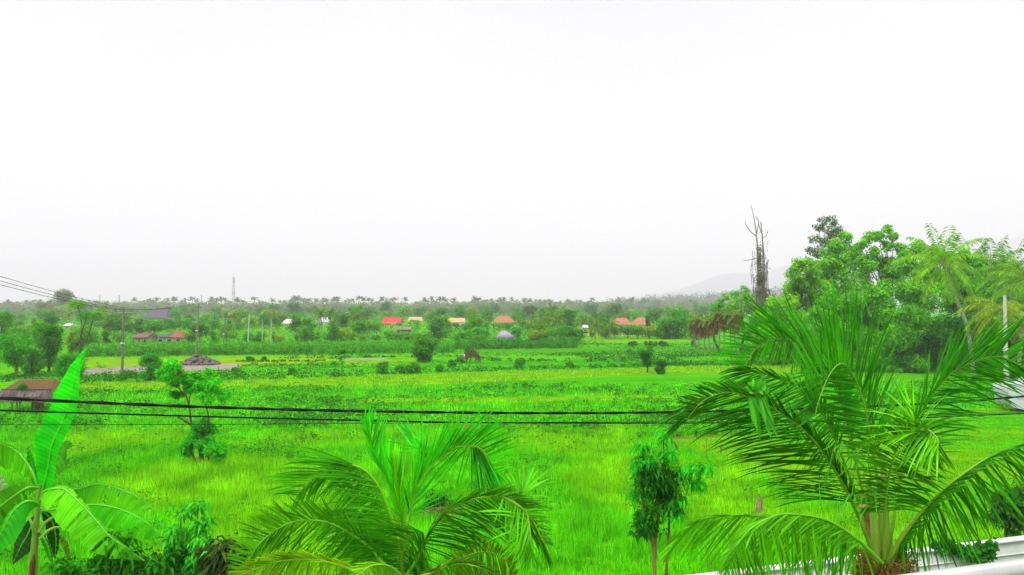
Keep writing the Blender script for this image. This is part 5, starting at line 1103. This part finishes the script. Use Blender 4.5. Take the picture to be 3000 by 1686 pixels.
# white panel (side of a parked white trailer-like box)
o0 = G(2990, 1208); D = o0[1]; s = F_ / D; t = thing('white_tank', 'large white tank with rounded lower corner standing behind the concrete pole', 'tank', o0)
pr_ = [(2951, 1125), (2953, 1150), (2957, 1175), (2962, 1188), (2970, 1194), (3000, 1201), (3080, 1208), (3080, 1125)]
pts = [P(a, b, D) for a, b in pr_]; k = len(pts); m = MB(); fr = np.array(pts); bk = fr + [0, 1.8, 0]
m.add(np.vstack([fr, bk, fr.mean(0), bk.mean(0)]), [[i, (i + 1) % k, 2 * k] for i in range(k)] + [[k + i, k + (i + 1) % k, 2 * k + 1] for i in range(k)])
m.add(np.vstack([fr, bk]), [[i, (i + 1) % k, k + (i + 1) % k, k + i] for i in range(k)])
m.build('body', M_plaster, t, origin=o0, color=(.46, .47, .52))
m = MB()
for a in (2975, 3050):
    for dy in (.3, 1.5): m.tube([P(a, 1200, D) + [0, dy, 0], [P(a, 900, D)[0], D + dy, -.05]], .07, 6)
m.build('feet', M_metal, t, origin=o0, color=(.1, .1, .1))
m = MB(); tag(wallrun('low_wall', 'short white wall piece at the far right behind the fronds', G(2985, 1130), G(3100, 1128), P(0, 1090, D_of(1130))[2], .2, 0, .3, .1), 'short white wall piece at the far right behind the fronds')
rng = np.random.default_rng(913)
# ================================================================== banana plant
D = 14.6; o0 = P(95, 1760, D); o0[2] = 0; bp = thing('banana_plant', 'banana plant with one tall upright leaf at the left edge', 'banana plant', o0)
m = MB(); m.tube(smooth_curve([o0 + [0, 0, -.1], P(92, 1760, D), P(98, 1650, D), P(106, 1540, D), P(112, 1470, D), P(116, 1420, D)], 14), [.15, .13, .10, .09, .06, .035], 12); m.build('pseudostem', M_stem, bp, origin=o0, color=(.16, .26, .03))
m = MB(); m.tube([P(91, 1700, D - .1), P(96, 1650, D - .1), P(99, 1625, D - .1)], [.06, .05, .01], 8); m.build('dry_sheath', M_fibre, bp, origin=o0, color=(.12, .05, .02))
def bleaf(pts, wl, wr, la, ra, col, dip=.25, tears=0, cup=.15, dd=0, label=None, petiole=None):
    """midrib pixels; widths in px per side (profiles); la/ra image angle of each side"""
    NU, NV = 56, 7; C = smooth_curve([P(a, b, D + d) for a, b, d in pts], NU); T = unit(np.gradient(C, axis=0)); u = np.linspace(0, 1, NU)
    m = MB(); m.tube(C, [.026, .015, .006], 7); st = m.build('leaf_midrib', M_stem, bp, origin=o0, color=(.10, .40, .01))
    if label: st['label'] = label
    mb = MB()
    for side, (wp, aa) in enumerate(((wl, la), (wr, ra))):
        prof = np.interp(u, np.linspace(0, 1, len(wp)), wp) / F_ * D; prof *= 1 + .03 * np.sin(u * 40 + side)
        an = np.radians(np.interp(u, np.linspace(0, 1, len(aa)), aa)); dirv = np.stack([np.cos(an), np.full(NU, -.35 if side else .35), np.sin(an)], 1)
        dirv = unit(dirv - T * (dirv * T).sum(1)[:, None] * .6); segs = []
        cuts = sorted(rng.uniform(.12, .92, tears)) if tears else []
        edges = [0] + [int(c_ * (NU - 1)) for c_ in cuts] + [NU - 1]
        for e0, e1 in zip(edges[:-1], edges[1:]):
            if e1 - e0 < 2: continue
            seg = np.arange(e0, e1 + 1); sh = rng.normal(0, .16) if tears else 0; dr = rng.uniform(.8, 1.5)
            rows = []
            for k in range(NV + 1):
                v = k / NV; w = prof[seg] * v
                gap = 1 - (.17 * v if tears else 0); cc = C[seg]; mid = cc.mean(0); 
                pp = cc + dirv[seg] * w[:, None] + T[seg] * (sh * v * prof[seg])[:, None]
                pp = pp + (T[seg] * ((u[seg] - u[seg].mean()) * -(1 - gap) * np.linalg.norm(C[-1] - C[0]) * .9)[:, None])
                pp[:, 2] -= dip * dr * prof[seg] * v ** 2; pp[:, 2] += cup * prof[seg] * math.sin(math.pi * v) * .4
                pp += np.array([0, 1, 0]) * (.012 * np.sin(u[seg] * 70 + 3 * v))[:, None]
                rows.append(pp)
            A_ = np.stack(rows, 1); a_, b_ = A_.shape[:2]; i = (np.arange(a_ - 1)[:, None] * b_ + np.arange(b_ - 1)[None]).ravel()
            uv = np.stack(np.meshgrid(u[seg] * 2.5, np.linspace(0, 1, b_), indexing='ij'), -1).reshape(-1, 2)
            mb.add(A_.reshape(-1, 3) - o0, np.stack([i, i + 1, i + b_ + 1, i + b_], 1), uv)
    mb.build('blade', M_banana, st, color=col, smooth=True)
    return st
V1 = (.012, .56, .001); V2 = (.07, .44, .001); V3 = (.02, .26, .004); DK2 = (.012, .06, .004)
bleaf([(116, 1470, 0), (124, 1440, 0), (140, 1380, -.1), (152, 1310, -.2), (172, 1262, -.2), (192, 1215, -.2), (208, 1160, -.2), (225, 1090, -.2), (245, 1040, -.2), (263, 1013, -.2)], [6, 24, 46, 68, 72, 68, 66, 58, 38, 18, 1], [4, 24, 28, 24, 32, 30, 34, 28, 16, 8, 1], [178, 170, 165, 160, 150, 145], [0, -5, -8, -10, -15, -20], V1, dip=.02, cup=.1, label='tall upright unfurling banana leaf')
bleaf([(120, 1475, 0), (160, 1445, .2), (199, 1438, .3), (239, 1431, .4), (275, 1421, .4), (305, 1421, .4), (346, 1432, .4), (394, 1452, .3), (430, 1478, .3), (453, 1495, .3)], [0, 4, 8, 8, 8, 10, 10, 8, 1], [0, 0, 14, 40, 44, 46, 40, 26, 1], [100, 70, 50, 30], [265, 262, 255, 245, 235], V2, dip=.3, tears=9)
bleaf([(116, 1470, -.1), (130, 1440, -.2), (177, 1432, -.4), (205, 1446, -.5), (240, 1480, -.6), (287, 1531, -.7), (323, 1574, -.8), (370, 1606, -.8), (424, 1645, -.8)], [0, 6, 12, 10, 8, 8, 4, 1], [0, 36, 58, 72, 68, 62, 50, 26, 1], [80, 60, 45, 35, 30], [262, 248, 232, 225, 222], (.08, .46, .001), dip=.1, tears=9, label='broad bright banana leaf arching down right')
bleaf([(120, 1500, .1), (180, 1490, .1), (246, 1481, .2), (299, 1481, .2), (358, 1495, .2), (418, 1524, .1), (454, 1553, .1), (482, 1578, 0)], [0, 0, 6, 8, 8, 6, 4, 1], [0, 0, 24, 44, 46, 42, 28, 1], [80, 60, 45, 35], [262, 255, 245, 235, 228], (.04, .40, .001), dip=.25, tears=7)
bleaf([(114, 1440, 0), (100, 1395, 0), (75, 1350, .1), (45, 1320, .2), (0, 1299, .3), (-60, 1290, .3)], [0, 14, 44, 60, 56, 40], [0, 4, 8, 10, 10, 6], [245, 240, 245, 255], [70, 65, 80, 90], (.07, .42, .001), dip=.25, tears=6)
bleaf([(114, 1430, -.2), (80, 1430, -.4), (30, 1462, -.5), (-20, 1500, -.6), (-70, 1540, -.6)], [0, 44, 60, 60, 50], [0, 30, 44, 44, 36], [262, 250, 240, 235], [130, 128, 128, 130], (.06, .30, .005), dip=.12, tears=12)
bleaf([(116, 1480, -.3), (95, 1470, -.5), (72, 1472, -.6), (36, 1503, -.7), (5, 1560, -.8), (-20, 1610, -.8)], [0, 10, 14, 16, 10, 1], [0, 22, 50, 46, 30, 1], [110, 140, 155, 160], [265, 275, 290, 300], (.02, .34, .005), dip=.3)
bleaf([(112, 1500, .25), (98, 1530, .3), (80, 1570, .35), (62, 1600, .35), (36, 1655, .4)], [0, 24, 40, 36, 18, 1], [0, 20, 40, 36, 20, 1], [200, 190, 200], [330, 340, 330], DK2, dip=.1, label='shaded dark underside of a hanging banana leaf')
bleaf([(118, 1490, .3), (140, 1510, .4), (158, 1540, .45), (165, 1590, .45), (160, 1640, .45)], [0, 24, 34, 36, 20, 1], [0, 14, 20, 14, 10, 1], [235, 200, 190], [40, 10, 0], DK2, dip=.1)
bleaf([(110, 1560, .1), (128, 1575, 0), (142, 1605, 0), (150, 1640, 0), (156, 1672, 0)], [0, 12, 18, 14, 6, 1], [0, 8, 12, 12, 6, 1], [215, 200, 190], [30, 10, 0], (.02, .26, .004), dip=.1)
bleaf([(122, 1450, .4), (145, 1400, .5), (162, 1355, .5), (176, 1312, .6), (195, 1292, .6), (214, 1300, .6)], [0, 4, 8, 8, 4, 1], [0, 6, 26, 40, 38, 10], [160, 150, 120], [350, 335, 300, 280], (.05, .28, .008), dip=.35, tears=5)
bleaf([(112, 1440, .3), (104, 1400, .3), (92, 1350, .3), (82, 1306, .3)], [0, 20, 24, 16, 1], [0, 10, 12, 10, 1], [185, 175, 165], [5, 0, -5], (.01, .30, .004), dip=.0)
bleaf([(150, 1560, .6), (178, 1572, .6), (196, 1600, .6), (205, 1660, .6)], [0, 14, 18, 10, 1], [0, 8, 8, 6, 1], [240, 210, 190], [40, 10, 0], (.16, .22, .02), dip=.2, tears=6)
bleaf([(60, 1480, .1), (20, 1440, 0), (-10, 1400, 0), (-40, 1380, 0)], [0, 16, 20, 16], [0, 20, 30, 30], [250, 240, 235], [70, 60, 60], (.28, .42, .26), dip=.2)
m = MB()
for pth in ([(112, 1560, 0), (135, 1530, .1), (176, 1505, .2)], [(116, 1580, 0), (150, 1550, .1), (180, 1545, .2)], [(104, 1570, 0), (95, 1540, -.1), (84, 1515, -.1)]): m.tube(smooth_curve([P(a, b, D + d) for a, b, d in pth], 8), [.045, .03, .02], 8)
m.build('petioles', M_stem, bp, origin=o0, color=(.20, .34, .03))
print('OBJECTS', len(bpy.data.objects), 'POLYS', sum(len(o.data.polygons) for o in bpy.data.objects if o.type == 'MESH'))
